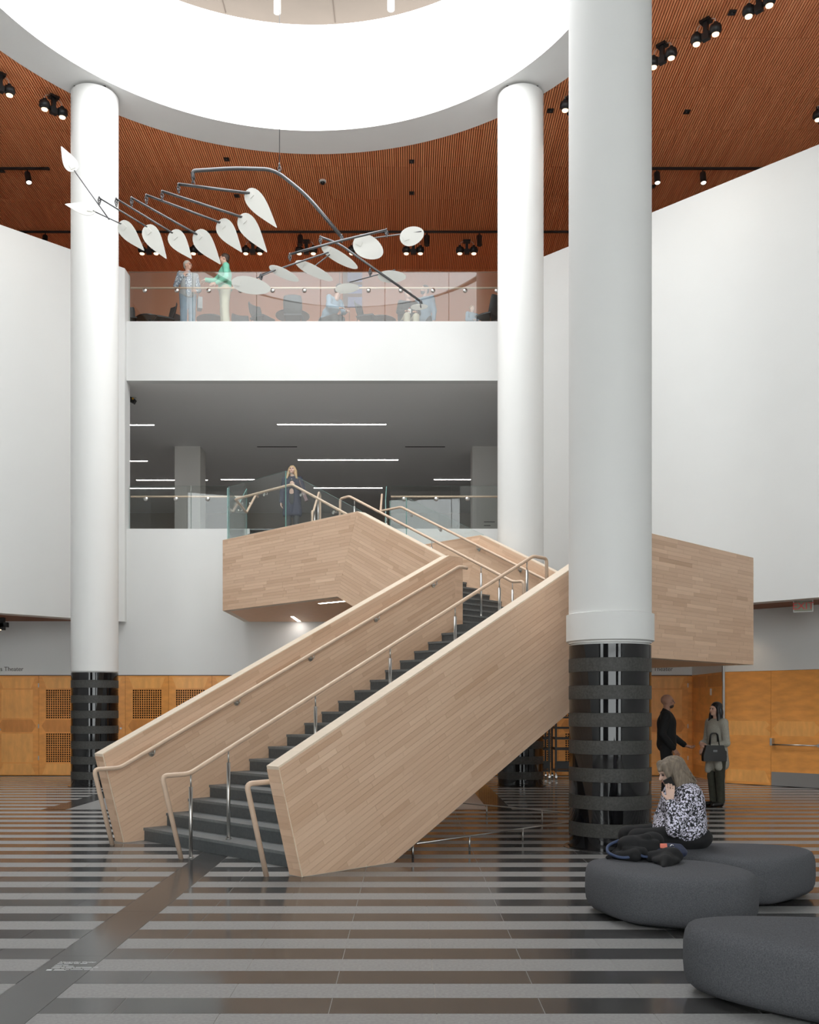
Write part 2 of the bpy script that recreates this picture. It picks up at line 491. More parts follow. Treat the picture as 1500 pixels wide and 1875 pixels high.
# lettering set into the band
def text(name, body, size, mat, loc, rot, parent, ext=0.002, align='LEFT'):
    cu = bpy.data.curves.new(name, 'FONT'); cu.body = body; cu.size = size; cu.extrude = ext; cu.align_x = align
    cu.resolution_u = 4; tmp = bpy.data.objects.new(name, cu); COL.objects.link(tmp)
    dg = bpy.context.evaluated_depsgraph_get(); me = bpy.data.meshes.new_from_object(tmp.evaluated_get(dg)); bpy.data.objects.remove(tmp); bpy.data.curves.remove(cu)
    me.name = name; me.materials.clear(); me.materials.append(MATS[mat]); o = bpy.data.objects.new(name, me); COL.objects.link(o)
    o.location = sub(loc, WORLD_LOC.get(parent.name, (0,0,0))) if parent else loc
    o.rotation_euler = rot; o.parent = parent
    return o
tx = -2.055; ty = 5.715
tag(text('floor_lettering', 'Alexander Calder', 0.030, 'lettering_white', (tx, ty, 0.0006), (0,0,0), floor, 0.0004), 'white artwork credit text on dark floor slab')
lines = MB()
for dy, words in ((-.025, (.03,.05,.03,.04)), (-.055, (.075,)), (-.08, (.045,.06)), (-.105, (.07,.05,.09,.03)), (-.125, (.05,.06,.045,.06)), (-.155, (.055,.02,.07,.05)), (-.17, (.07,))):
    x = tx+(.03 if dy < -.14 else 0)
    for w in words:
        lines.box(x, ty+dy, 0.0003, x+w, ty+dy+.006, 0.0008); x += w+.008
lines.box(tx-.012, ty-.172, .0003, tx+.018, ty-.150, .0008)
lines.build('floor_lettering_lines', 'lettering_white', floor)

# back wall with the level-two opening and the balcony band --------------------------------
wb = MB()
wb.box(-13, YW, 2.215, 6.45, YW+.2, 5.453)
wb.box(-13, YW, 5.453, -6.26, YW+.2, 8.72); wb.box(2.40, YW, 5.453, 6.45, YW+.2, 8.72)
wb.box(-6.21, YW, 8.72, 2.35, YW+.2, 10.03)
wb.box(-13, YW, 8.72, -6.26, YW+.2, 9.9); wb.box(2.35, YW, 8.72, 12, YW+.2, 9.9)
wall_back = structure(wb.build('wall_back', 'white_wall'))
MB().box(-13, YW+.045, 0, 6.45, YW+.2, 2.215).build('panel_backing', 'void_black', wall_back)
MB().box(-13, YW-.004, 2.205, 6.27, YW+.01, 2.222).build('trim_reveal', 'void_black', wall_back)
tlx = at(43, 1228, YW)
text('wall_lettering', 'Wattis Theater', 0.132, 'lettering_grey', (tlx[0], YW-.004, at(0, 1228.5, YW)[2]), (math.pi/2, 0, 0), wall_back, .003, 'RIGHT')
trx = at(1232, 1228, YW)
text('wall_lettering', 'Theater', 0.132, 'lettering_grey', (trx[0], YW-.004, at(0, 1228.5, YW)[2]), (math.pi/2, 0, 0), wall_back, .003, 'RIGHT')

# wood panels of the back wall
PW = 0.9545; PX0 = -8.14
def strip(mb, x0, x1, z0, z1, y0=0, y1=.028): mb.box(x0, y0, z0, x1, y1, z1)
body = MB(); g0, g1 = .155, .80
for z0, z1 in ((.01, .296), (.94, 1.258), (1.902, 2.205)): strip(body, .003, PW-.003, z0, z1)
for z0, z1 in ((.296, .94), (1.258, 1.902)): strip(body, .003, g0, z0, z1); strip(body, g1, PW-.003, z0, z1)
me_body = body.mesh('panel', 'anigre')
gr = MB(); n = 13; pitch = (g1-g0)/n; hole = .035
for i in range(n+1):
    x = g0+i*pitch; w = (pitch-hole)/2
    gr.box(max(g0, x-w), .003, 0, min(g1, x+w), .026, .644); gr.box(g0, .004, max(0, i*pitch-w), g1, .025, min(.644, i*pitch+w))
me_gr = gr.mesh('grille', 'anigre')
def hexa(mb, x0, x1, z0, z1, y=-.0015, c=.09):
    zm = (z0+z1)/2
    mb.prism([(x0, y, zm), (x0+c, y, z0), (x1-c, y, z0), (x1, y, zm), (x1-c, y, z1), (x0+c, y, z1)], (0, .004, 0))
ly = MB(); hexa(ly, .06, PW-.06, .965, 1.235); me_hex = ly.mesh('inlay', 'anigre_dark')
ly = MB(); ly.prism([(.08, -.0015, 2.17), (PW-.08, -.0015, 2.17), (PW-.17, -.0015, 1.93), (.17, -.0015, 1.93)], (0, .004, 0)); me_top = ly.mesh('inlay', 'anigre_light')
ly = MB(); ly.prism([(.08, -.0015, .03), (PW-.08, -.0015, .03), (PW-.17, -.0015, .27), (.17, -.0015, .27)], (0, .004, 0)); me_bot = ly.mesh('inlay', 'anigre_light')
plain = MB(); strip(plain, .003, PW-.003, .01, 2.205); me_plain = plain.mesh('panel', 'anigre')
ly = MB(); ly.box(.13, -.0015, 1.27, PW-.13, .002, 1.9); me_f1 = ly.mesh('inlay', 'anigre_light')
ly = MB(); ly.box(.13, -.0015, .30, PW-.13, .002, .93); me_f2 = ly.mesh('inlay', 'anigre_light')
hg = MB()
for z in (.35, 1.05, 1.95): hg.box(PW-.012, -.012, z, PW+.008, 0, z+.09)
me_hinge = hg.mesh('hinge', 'stainless')
for k in range(-5, 15):
    if k in (1,) : pass
    x = PX0+k*PW
    isplain = k in (-1, -5, 13, 14)
    p = obj_mesh('panel', me_plain if isplain else me_body, wall_back); p.location = (x, YW-.02, 0)
    kids = [me_hex, me_top, me_bot] + ([me_f1, me_f2, me_hinge] if isplain else [])
    for me in kids: obj_mesh(me.name.split('.')[0], me, p)
    if not isplain:
        for z in (.296, 1.258):
            g = obj_mesh('grille', me_gr, p); g.location = (0, 0, z)
MB().box(PX0+15*PW, YW-.02, .01, 6.27, YW+.05, 2.205).build('panel', 'anigre', wall_back)
kn = MB()
for kx, kz in ((at(223, 0, YW)[0], 1.05), (at(2, 0, YW)[0], 1.02)):
    kn.lathe((kx, YW-.02, kz), [(.001, .06), (.022, .06), (.022, .045), (.01, .04), (.01, 0)], 12, axis=(0, -1, 0))
kn.build('door_knob', 'stainless', wall_back)

# overhanging upper walls, both at 45 degrees ------------------------------------------------
ZB, ZT = 3.39, 11.14
def slab(name, mat, plan, z0, z1, parent=None):
    mb = MB(); mb.prism([(p[0], p[1], z0) for p in plan], (0, 0, z1-z0))
    return mb.build(name, mat, parent)
LE = (-6.21-6.4, 21.3-6.4); RE = (2.35+6.4, 21.3-6.4)
structure(slab('wall_left', 'white_wall', [(-6.21, 21.3), (-6.21, 21.7), (-6.4, 21.7), (LE[0]-.25, LE[1]+.1), LE], ZB, ZT))
structure(slab('wall_right', 'white_wall', [(2.35, 21.3), RE, (RE[0]+.25, RE[1]+.1), (2.54, 21.7), (2.35, 21.7)], ZB, ZT))
so = MB()
so.prism([(-6.3, 21.32, ZB+.02), (-6.3, YW, ZB+.02), (-13, YW, ZB+.02), (-13, LE[1], ZB+.02), (LE[0]-.1, LE[1]+.1, ZB+.02)], (0, 0, .1))
so.prism([(2.45, 21.32, ZB+.02), (RE[0]+.1, RE[1]+.1, ZB+.02), (12, RE[1]+.1, ZB+.02), (12, YW, ZB+.02), (2.45, YW, ZB+.02)], (0, 0, .1))
structure(so.build('ceiling_overhang', 'ceiling_brown'))
# lower right recess walls
wr = MB()
wr.box(6.27, 19.31, 2.215, 6.45, YW+.2, ZB+.02)
d = 4.2*S*1.0
q0 = (6.27, 19.31); q1 = (6.27+4.2, 19.31-4.2)
wr.prism([(q0[0], q0[1], 2.215), (q1[0], q1[1], 2.215), (q1[0]+.15, q1[1]+.15, 2.215), (q0[0]+.15, q0[1]+.15, 2.215)], (0, 0, ZB-2.195))
wall_recess = structure(wr.build('wall_recess', 'white_wall'))
MB().box(6.27, 19.31, 0, 6.45, YW+.2, 2.215).build('panel', 'anigre', wall_recess)
ly = MB()
for z0, z1 in ((.03, .27), (.965, 1.235), (1.93, 2.17)):
    for y0 in (19.4, 20.42): ly.box(6.268, y0, z0, 6.27, y0+.9, z1)
ly.build('inlay', 'anigre_dark', wall_recess)
sp = at(1302, 1267, 20.1)
MB().box(6.255, 20.03, sp[2]-.07, 6.27, 20.11, sp[2]+.07).build('switch_plate', 'plastic_white', wall_recess)
MB().box(6.25, 19.26, 0, 6.29, 19.32, 2.5).build('corner_trim', 'kick_plate', wall_recess)
AW = 0.98; ang = -math.pi/4
def recess_piece(name, mb, mat, k, parent=None):
    o = mb.build(name, mat, parent or wall_recess)
    if parent is None:
        o.location = (6.27+k*AW*S, 19.31-k*AW*S, 0); o.rotation_euler = (0, 0, ang)
    return o
for k in (0, 2, 3, 4):
    m = MB(); strip(m, .003, AW-.003, .01, 2.21, 0, .05); p = recess_piece('panel', m, 'anigre', k)
    m = MB(); hexa(m, .04, AW-.02, 1.10, 1.245); recess_piece('inlay', m, 'anigre_light', k, p)
    m = MB(); m.prism([(.04, -.0015, .965), (AW-.02, -.0015, .965), (AW-.02, -.0015, 1.03), (AW-.11, -.0015, 1.10), (.13, -.0015, 1.10), (.04, -.0015, 1.03)], (0, .004, 0)); recess_piece('inlay', m, 'anigre_light', k, p)
    m = MB(); m.prism([(.02, -.0015, .06), (AW-.02, -.0015, .06), (AW-.12, -.0015, .29), (.12, -.0015, .29)], (0, .004, 0)); recess_piece('inlay', m, 'anigre_light', k, p)
bk = MB(); bk.prism([(6.31, 19.35, 0), (10.45, 15.21, 0), (10.6, 15.36, 0), (6.46, 19.5, 0)], (0, 0, 2.215)); bk.build('panel_backing', 'void_black', wall_recess)  # unseen backing added behind the panels to stop light leaking under them
m = MB(); strip(m, .003, AW-.003, .012, 2.21, 0, .05)
door = recess_piece('door_1', m, 'anigre', 1)
door.parent = None; structure(door)
def door_piece(name, mb, mat):
    o = mb.build(name, mat); o.parent = door; return o
m = MB(); m.box(.01, -.003, .012, AW-.01, .001, .275); door_piece('kick_plate', m, 'kick_plate')
m = MB(); hexa(m, .04, AW-.04, .965, 1.245, c=.12); door_piece('inlay', m, 'anigre_light')
m = MB(); m.smooth = True
m.tube([(.06, -.075, .80), (AW-.04, -.075, .80)], .014, 10)
m.smooth = False; m.box(.02, -.10, .78, .065, 0, .92); m.box(AW-.06, -.09, .77, AW-.02, 0, .83)
door_piece('push_bar', m, 'stainless')

# outer shell, mostly out of frame ------------------------------------------------------------
wall('wall_outer_left', 'white_wall', (-13.2, -7.2, 0, -12.8, 15.2, ZC+.2), (-13.4, 15.2, 0, -13, 36, ZC+.2))
wall('wall_outer_right', 'white_wall', (8.8, -7.2, 0, 9.0, 14.95, ZC+.2), (12, 14.95, 0, 12.2, 36, ZC+.2), (8.8, 14.85, 0, 12.2, 15.0, ZC+.2))
fw = []
wx = [(-11.5, -8.0), (-3.0, 3.6), (5.6, 8.0)]
x = -13.2
for a, b in wx:
    fw.append((x, -7.4, 0, a, -7.2, ZC+.2)); fw.append((a, -7.4, 12.8, b, -7.2, ZC+.2)); fw.append((a, -7.4, 0, b, -7.2, .15)); x = b
fw.append((x, -7.4, 0, 9.0, -7.2, ZC+.2))
wall('wall_front', 'front_wall', *fw)
for i, (a, b) in enumerate(wx):
    m = MB()
    for z in (.15, 3.1, 6.9, 9.8, 12.74): m.box(a, -7.36, z, b, -7.26, z+.06)
    m.box(a, -7.36, .15, a+.05, -7.26, 12.8); m.box(b-.05, -7.36, .15, b, -7.26, 12.8)
    w = structure(m.build('window_%d' % (i+1), 'black_metal'))
    for z, hh in ((.21, 2.89), (3.16, 3.74), (6.96, 2.84), (9.86, 2.88)): MB().box(a+.05, -7.32, z, b-.05, -7.31, z+hh).build('pane', 'clear_glass', w)

# level two behind the opening ------------------------------------------------------------
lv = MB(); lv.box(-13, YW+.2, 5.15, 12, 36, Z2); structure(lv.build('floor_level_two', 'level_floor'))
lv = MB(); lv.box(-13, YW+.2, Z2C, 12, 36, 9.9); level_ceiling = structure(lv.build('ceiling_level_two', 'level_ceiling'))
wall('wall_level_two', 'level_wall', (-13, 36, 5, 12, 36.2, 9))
for x0, x1, lab in ((-6.44, -5.73, 'square pale pillar on level two left of the standing woman'), (1.78, 2.62, 'square pale pillar on level two with small directory text at right')):
    y0 = at(0, 817, 0)[1]; t = thing('square_pillar', lab, 'pillar', ((x0+x1)/2, 27.2, Z2))
    MB().box(x0, 26.8, Z2, x1, 27.5, Z2C).build('shaft', 'level_column', t)
    MB().box(x0-.015, 26.785, Z2, x1+.015, 27.515, Z2+.12).build('skirting', 'level_wall', t)
    if x0 > 0:
        m = MB()
        for i, (z, ws) in enumerate(((6.62, (.3,)), (6.52, (.18,)), (6.42, (.26,)), (6.2, (.34,)))):
            m.box(x0+.32, 26.795, z, x0+.32+ws[0], 26.8, z+.02)
        m.build('directory_text', 'lettering_grey', t)
sl = MB()
for x0, x1, y0 in ((-12, -6.9, 24.9), (-12, -7.3, 30.0)): pass
def line_light(px0, px1, py, lab, Z=Z2C):
    Y = 1778*(Z-.01-1.5)/(1296-py); x0 = (px0-747)*Y/1778; x1 = (px1-747)*Y/1778
    t = thing('linear_light', lab, 'ceiling light', ((x0+x1)/2, Y, Z), 'linear lights in the level two ceiling')
    m = MB(); m.box(x0-.02, Y-.045, Z-.012, x1+.02, Y+.045, Z); m.build('housing', 'plastic_white', t)
    m = MB(); m.box(x0, Y-.02, Z-.017, x1, Y+.02, Z-.0125); m.build('diffuser', 'line_glow', t)
line_light(508, 707, 777, 'longest white linear light nearest the level two opening, centre of ceiling')
line_light(180, 282, 778, 'short white linear light at the left jamb of the level two opening, nearest row')
line_light(546, 729, 842, 'thin white linear light in level two ceiling directly below the red exit sign')
line_light(180, 270, 844, 'short white linear light at left jamb, second row back')
line_light(250, 380, 879, 'thin linear light seen behind the left square pillar on level two')
line_light(405, 466, 878, 'small linear light left of the long-haired woman, above the glass corner')
line_light(795, 863, 878, 'small linear light right side of level two beside the right square pillar')
line_light(575, 700, 893.5, 'farthest thin linear light, just right of the long-haired woman')
line_light(180, 320, 894, 'far linear light seen low at the left jamb behind the glass')
for px0, px1 in ((471, 544), (742, 815)):
    Y = 1778*(Z2C-1.5)/(1296-818); x0 = (px0-747)*Y/1778; x1 = (px1-747)*Y/1778
    MB().box(x0, Y-.03, Z2C-.006, x1, Y+.03, Z2C).build('air_slot', 'void_black', level_ceiling)
# level-two exit sign
e = at(618, 821, 28.0)
t = thing('exit_sign', 'small lit red exit sign hanging from the level two ceiling', 'exit sign', (e[0], 28.0, Z2C))
ME = MB(); ME.box(e[0]-.16, 27.98, e[2]-.11, e[0]+.16, 28.02, e[2]+.11); ME.build('panel', 'exit_red_dim', t)
MB().tube([(e[0], 28, e[2]+.1), (e[0], 28, Z2C)], .01, 8).build('stem', 'stainless', t)
text('letters', '<EXIT>', .13, 'exit_red', (e[0], 27.97, e[2]-.045), (math.pi/2, 0, 0), t, .002, 'CENTER')
ME = MB()
for (a, b, c, d) in ((-.16,-.11,.16,-.095), (-.16,.095,.16,.11), (-.16,-.11,-.148,.11), (.148,-.11,.16,.11)): ME.box(e[0]+a, 27.972, e[2]+b, e[0]+c, 27.98, e[2]+d)
ME.build('border', 'exit_red', t)
# projector at the left jamb
c = at(244, 731, 22.6)
t = thing('projector_lamp', 'small black projector lamp with yellow label at the left jamb of level two', 'lamp', (c[0], 22.6, Z2C))
m = MB(); M = Matrix.Rotation(.5, 3, 'Y'); m.obox((c[0]-.08, 22.6, c[2]), .14, .06, .05, M); m.build('body', 'black_metal', t)
m = MB(); m.tube([(c[0]+.06, 22.6, c[2]+.06), (c[0]+.06, 22.6, Z2C)], .02, 8); m.build('bracket', 'black_metal', t)
m = MB(); m.obox((c[0]+.01, 22.54, c[2]-.005), .02, .004, .02, M); m.build('label_sticker', 'yellow_label', t)

# level three gallery floor and back wall
lv = MB(); lv.box(-13, YW+.2, 9.9, 12, 27, Z3); structure(lv.build('floor_level_three', 'gallery_floor'))
gw = MB(); gw.box(-13, 26.3, Z3, 12, 26.5, ZC+.2); gallery = structure(gw.build('wall_gallery', 'gallery_wall'))
for px in (622, 640):
    x = (px-747)*26.3/1778; MB().box(x-.004, 26.292, Z3, x+.004, 26.3, ZC).build('wall_seam', 'seam_dark', gallery)

# ceiling: slatted wood panels round the oculus -------------------------------------------------
cb = MB(); cb.lathe((OC[0], OC[1], 0), [(5.9, ZC+.06), (27, ZC+.06)], 96, smooth=False)
cb.f = [f[::-1] for f in cb.f]
ceiling = structure(cb.build('ceiling', 'slat_backing'))
PITCH, SW, SD = .047, .031, .034
NS = 26; CPW = NS*PITCH; RO = 6.07
rows = [15.78+1.36*k for k in range(0, 8)] + [26.3]
def slats(x0, y0, y1, clip):
    mb = MB(); any_ = False
    for i in range(NS):
        x = x0+i*PITCH+PITCH/2; mb.tint = min(1, max(0, random.gauss(.5, .11)))
        seg = [(y0+.006, y1-.006)]
        if clip:
            dx = max(abs(x-SW/2-OC[0]), abs(x+SW/2-OC[0])) if False else min(abs(x-SW/2-OC[0]), abs(x+SW/2-OC[0]))
            if dx < RO:
                h = math.sqrt(RO*RO-dx*dx); c0, c1 = OC[1]-h, OC[1]+h; n = []
                for a, b in seg:
                    if b <= c0 or a >= c1: n.append((a, b)); continue
                    if a < c0: n.append((a, c0))
                    if b > c1: n.append((c1, b))
                seg = n
        for a, b in seg:
            if b-a > .02: mb.box(x-SW/2, a, ZC, x+SW/2, b, ZC+SD); any_ = True
    return mb if any_ else None
full = [MB() for _ in range(4)]
protos = {}
X0 = -11.2
for ri in range(len(rows)-1):
    y0, y1 = rows[ri], rows[ri+1]
    for ci in range(18):
        x0 = X0+ci*CPW
        near = [(x, y) for x in (x0, x0+CPW, min(max(OC[0], x0), x0+CPW)) for y in (y0, y1, min(max(OC[1], y0), y1))]
        if max(abs(x0), abs(x0+CPW)) > .47*y1+.3 and min(abs(x0), abs(x0+CPW)) > .47*y1+.3: continue
        clip = min(math.hypot(x-OC[0], y-OC[1]) for x, y in near) < RO
        if clip:
            mb = slats(x0, y0, y1, True)
            if mb: mb.build('slat_panel', 'slat_wood', ceiling)
        else:
            key = (round(y1-y0, 3), random.randrange(5))
            if key not in protos: protos[key] = slats(0, 0, y1-y0, False).mesh('slat_panel', 'slat_wood')
            o = obj_mesh('slat_panel', protos[key], ceiling); o.location = (x0, y0, 0)
# oculus ring, glowing drum and the ceiling above it
rg = MB(); rg.lathe((OC[0], OC[1], 0), [(5.27, ZC+.2), (5.24, ZC-.03), (6.08, ZC-.03), (6.08, ZC+.1)], 128)
structure(rg.build('ceiling_oculus_ring', 'ring_white'))
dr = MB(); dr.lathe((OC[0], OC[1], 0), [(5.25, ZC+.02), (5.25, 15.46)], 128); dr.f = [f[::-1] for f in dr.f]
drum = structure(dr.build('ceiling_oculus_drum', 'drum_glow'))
dr = MB(); dr.lathe((OC[0], OC[1], 0), [(5.29, ZC+.1), (5.29, 15.6)], 96); dr.build('drum_shell', 'ring_white', drum)  # opaque cylinder added out of view to block the drum's outward glow
RSK = 4.74; SKY0 = (OC[0], OC[1]-.49)
uc = MB(); NU = 96
for z in (15.46, 15.62):
    for k in range(NU):
        an = 2*math.pi*k/NU; uc.v.append((OC[0]+5.4*math.cos(an), OC[1]+5.4*math.sin(an), z)); uc.v.append((SKY0[0]+RSK*math.cos(an), SKY0[1]+RSK*math.sin(an), z))
for k in range(NU):
    j = (k+1) % NU; uc.face((2*k, 2*k+1, 2*j+1, 2*j)); uc.face((2*NU+2*k, 2*NU+2*j, 2*NU+2*j+1, 2*NU+2*k+1)); uc.face((2*k+1, 2*NU+2*k+1, 2*NU+2*j+1, 2*j+1))
upper = structure(uc.build('ceiling_oculus_top', 'upper_ceiling'))
sk = MB(); sk.disc((SKY0[0], SKY0[1], 15.468), RSK, 96, False); sky = structure(sk.build('window_skylight', 'sky_glow'))
sk = MB(); sk.lathe((SKY0[0], SKY0[1], 0), [(RSK+.02, 15.455), (RSK-.02, 15.455), (RSK-.02, 15.466), (RSK+.02, 15.466)], 96); sk.build('frame', 'plastic_white', sky)
for k in range(-2, 4):
    x = -1.48+2.18*k; h = math.sqrt(max(0.1, 5.2**2-(x-OC[0])**2)); h0 = math.sqrt(max(0, RSK**2-(x-OC[0])**2))
    MB().box(x-.008, SKY0[1]+h0, 15.452, x+.008, OC[1]+h, 15.46).build('panel_seam', 'seam_dark', upper)
def spot(name, loc, energy, size, blend, col, parent, rot=(0,0,0), rad=.08):
    l = bpy.data.lights.new(name, 'SPOT'); l.energy = energy; l.spot_size = size; l.spot_blend = blend; l.color = col; l.shadow_soft_size = rad
    o = bpy.data.objects.new(name, l); COL.objects.link(o); o.location = sub(loc, WORLD_LOC[parent.name]); o.rotation_euler = rot; o.parent = parent
    return o
pend = [(-2.56, 19.03, 'white cylinder downlight in the oculus ceiling beside the mobile cable'), (-.33, 18.95, 'white cylinder downlight in the oculus ceiling right of the mobile cable')]
for x, y, lab in pend:
    t = thing('cylinder_downlight', lab, 'ceiling light', (x, y, 15.46), 'cylinder downlights in the oculus ceiling')
    m = MB(); m.lathe((x, y, 0), [(.001, 15.44), (.07, 15.44), (.07, 15.12), (.058, 15.12), (.05, 15.16), (.001, 15.16)], 20); m.build('housing', 'plastic_white', t)
    m = MB(); m.tube([(x, y, 15.44), (x, y, 15.46)], .02, 8); m.build('mount', 'plastic_white', t)
    m = MB(); m.disc((x, y, 15.135), .052, 20, False); m.build('lens', 'lamp_glow_white', t)
    spot('lamp', (x, y, 15.1), PENDANT_W, math.radians(105), .6, (1, .93, .84), t)

# columns ------------------------------------------------------------------------------------
def column(x, y, lab, collar):
    t = thing('column', lab, 'column', (x, y, 0)); R = .44; n = 15; bh = 2.17/n
    for i in range(n):
        dark = i % 2 == 0; r = R-.003 if dark else R; z0 = i*bh; z1 = z0+bh-.002
        m = MB(); m.lathe((x, y, 0), [(.3, z0), (r, z0), (r, z1), (.3, z1)], 64)
        m.build('stone_band', 'black_stone' if dark else 'rough_stone', t)
    m = MB(); m.lathe((x, y, 0), [(.3, 2.168), (R-.02, 2.168), (R-.02, 2.2), (.3, 2.2)], 64); m.build('shadow_gap', 'collar_grey', t)
    m = MB(); m.lathe((x, y, 0), [(.3, 2.19), (R, 2.19), (R, ZC-.07), (.3, ZC-.07)], 96); m.build('shaft', 'white_column', t)
    m = MB(); m.box(x-.30, y-.30, ZC-.07, x+.30, y+.30, ZC-.03); m.build('cap_plate', 'black_metal', t)
    m = MB(); m.lathe((x, y, 0), [(R+.01, .0), (R+.055, .0), (R+.055, .006), (R+.01, .008)], 64); m.build('floor_ring', 'polished_tile', t)
    if collar:
        m = MB(); m.lathe((x, y, 0), [(R, 2.51), (R+.028, 2.50), (R+.028, 2.215), (R-.01, 2.195)], 96); m.build('collar', 'white_column', t)
column(-6.03, 18.7, 'white round column at left with striped black stone base behind the stair foot', False)
column(2.17, 18.7, 'white round column behind the stair, its striped base half hidden under the flight', False)
column(2.185, 10.5, 'large foreground white round column with collar and polished striped black base', True)
# ------------------------------------------------------------------ the staircase
stair = thing('staircase', 'pale maple-clad staircase with dark stone steps turning up to level two', 'staircase', st(5.4, -8.4, 0))
A1, A1i, A2i, A2 = 10.88, 11.05, 14.03, 14.20          # second flight, left and right parapets
BNo, BN, BF, BFo = -6.75, -6.92, -9.875, -10.05         # lower flight, near and far parapets
TRD, RIS = 0.29, 0.145
clad = MB()
def wall_prism(poly, to3, off): m = MB(); m.prism([to3(*p) for p in poly], off); return m
nN = (S, -S, 0); nA = (-S, -S, 0)
polyN = [(5.42, 0), (6.55, 0), (10.86, 2.156), (14.20, 2.156), (14.20, 3.79), (10.77, 3.79), (5.16, .99)]
polyF = [(5.40, 0), (6.55, 0), (10.86, 2.156), (11.05, 2.156), (11.05, 3.79), (10.75, 3.79), (5.145, .995)]
t3N = lambda a, z: st(a, BNo, z); t3Ni = lambda a, z: st(a, BN, z)
t3F = lambda a, z: st(a, BF, z)
pN = wall_prism(polyN, t3Ni, (nN[0]*.17, nN[1]*.17, 0)).build('parapet', 'maple_cap', stair)
pF = wall_prism(polyF, t3F, (-nN[0]*.175, -nN[1]*.175, 0)).build('parapet', 'maple_cap', stair)
ZL, ZLb = 4.785, 3.40
polyL = [(-9.875, 2.156), (-10.07, 2.156), (-12.58, ZLb), (-16.0, ZLb), (-16.0, ZL), (-12.07, ZL), (-10.05, 3.775), (-9.875, 3.775)]
t3L = lambda b, z: st(A1, b, z)
pL = wall_prism(polyL, t3L, (S*.17, S*.17, 0)).build('parapet', 'maple_cap', stair)
bE = -14.68
polyR = [(-6.75, 2.156), (-10.07, 2.156), (-12.58, ZLb), (bE, ZLb), (bE, ZL), (-12.07, ZL), (-10.05, 3.775), (-6.75, 3.775)]
t3R = lambda b, z: st(A2i, b, z)
pR = wall_prism(polyR, t3R, (S*.17, S*.17, 0)).build('parapet', 'maple_cap', stair)
sl5 = math.atan(.5)
capd = .045   # the cap stays plain, planks start just below it
for mb in plank_face(None, [(5.43, .006), (6.55, .006), (10.86, 2.16), (10.77, 3.79-capd*.3), (5.17, .99-capd*.3)], t3N, nN, sl5, single=True, lmin=.35, lmax=1.0):
    mb.build('plank', 'maple_plank', pN)
plank_face(clad, [(10.86, 2.156), (14.2, 2.156), (14.2, 3.785), (10.77, 3.785)], t3N, nN, 0)
plank_face(clad, [(5.41, .006), (6.55, .006), (11.05, 2.256), (11.05, 3.785), (10.75, 3.785), (5.16, .99)], t3F, nN, sl5)
plank_face(clad, [(-10.05, 2.16), (-10.07, 2.16), (-12.58, ZLb), (-12.07, ZL-.012), (-10.05, 3.763)], t3L, nA, -sl5)
plank_face(clad, [(-12.58, ZLb), (-16.0, ZLb), (-16.0, ZL-.006), (-12.07, ZL-.006)], t3L, nA, 0)
plank_face(clad, [(-6.92, 2.16), (-10.07, 2.16), (-10.05, 3.763), (-6.92, 3.763)], t3R, nA, 0)
plank_face(clad, [(-10.07, 2.16), (-12.58, ZLb), (-12.07, ZL-.012), (-10.05, 3.763)], t3R, nA, -sl5)
plank_face(clad, [(-12.58, ZLb), (bE, ZLb), (bE, ZL-.006), (-12.07, ZL-.006)], t3R, nA, 0)
# front ends of the two lower parapets and end of the second-flight parapet
def endface(a0, a1, zt, b0, b1):
    d = Vector((a1-a0, zt)).normalized(); L = math.hypot(a1-a0, zt)
    to3 = lambda s, t: st(a0+d.x*t, b0+s, d.y*t)
    nn = Vector(st(-d.y, 0, d.x)).normalized()
    plank_face(clad, [(0, .005), (b1-b0, .005), (b1-b0, L-.03), (0, L-.03)], to3, tuple(nn), 0, rowh=.062, lmin=.4, lmax=.5, th=.004)
endface(5.42, 5.16, .99, BN, BNo); endface(5.40, 5.145, .995, BFo, BF)
plank_face(clad, [(A1, 2.16), (A1i, 2.16), (A1i, 3.765), (A1, 3.765)], lambda a, z: st(a, -9.872, z), nN, 0, lmin=.3, lmax=.4, th=.004)
tag(clad.build('plank_cladding', 'maple_plank', stair), kind='stuff')
# undersides
so = MB()
so.prism([st(6.56, BF, .003), st(6.56, BN, .003), st(10.86, BN, 2.154), st(10.86, BF, 2.154)], (0, 0, .12))
so.prism([st(10.86, BN, 2.154), st(A2i, BN, 2.154), st(A2i, -10.07, 2.154), st(A1i, -10.07, 2.154), st(A1i, BF, 2.154), st(10.86, BF, 2.154)], (0, 0, .12))
so.prism([st(A1i, -10.07, 2.154), st(A2i, -10.07, 2.154), st(A2i, -12.58, ZLb-.002), st(A1i, -12.58, ZLb-.002)], (0, 0, .12))
XBL, XBR = st(A1, -16.0, 0)[0], -.41
so.prism([st(A1i, -12.58, ZLb-.002), st(A2i, -12.58, ZLb-.002), (XBR-.12, (A2i/S)-XBR+.12, ZLb-.002), (XBR-.12, YW, ZLb-.002), (XBL+.12, YW, ZLb-.002), (XBL+.12, (A1i/S)-XBL-.12, ZLb-.002)], (0, 0, .12))
so.build('soffit', 'maple_soffit', stair)
sd = MB(); yb0 = st(A1, -16, 0)[1]
sd.box(XBL, yb0, ZLb, XBL+.12, YW, ZL); sd.box(XBR-.12, A2/S-XBR-.1, ZLb, XBR, YW, ZL)
sd.build('bridge_side', 'maple_cap', stair)
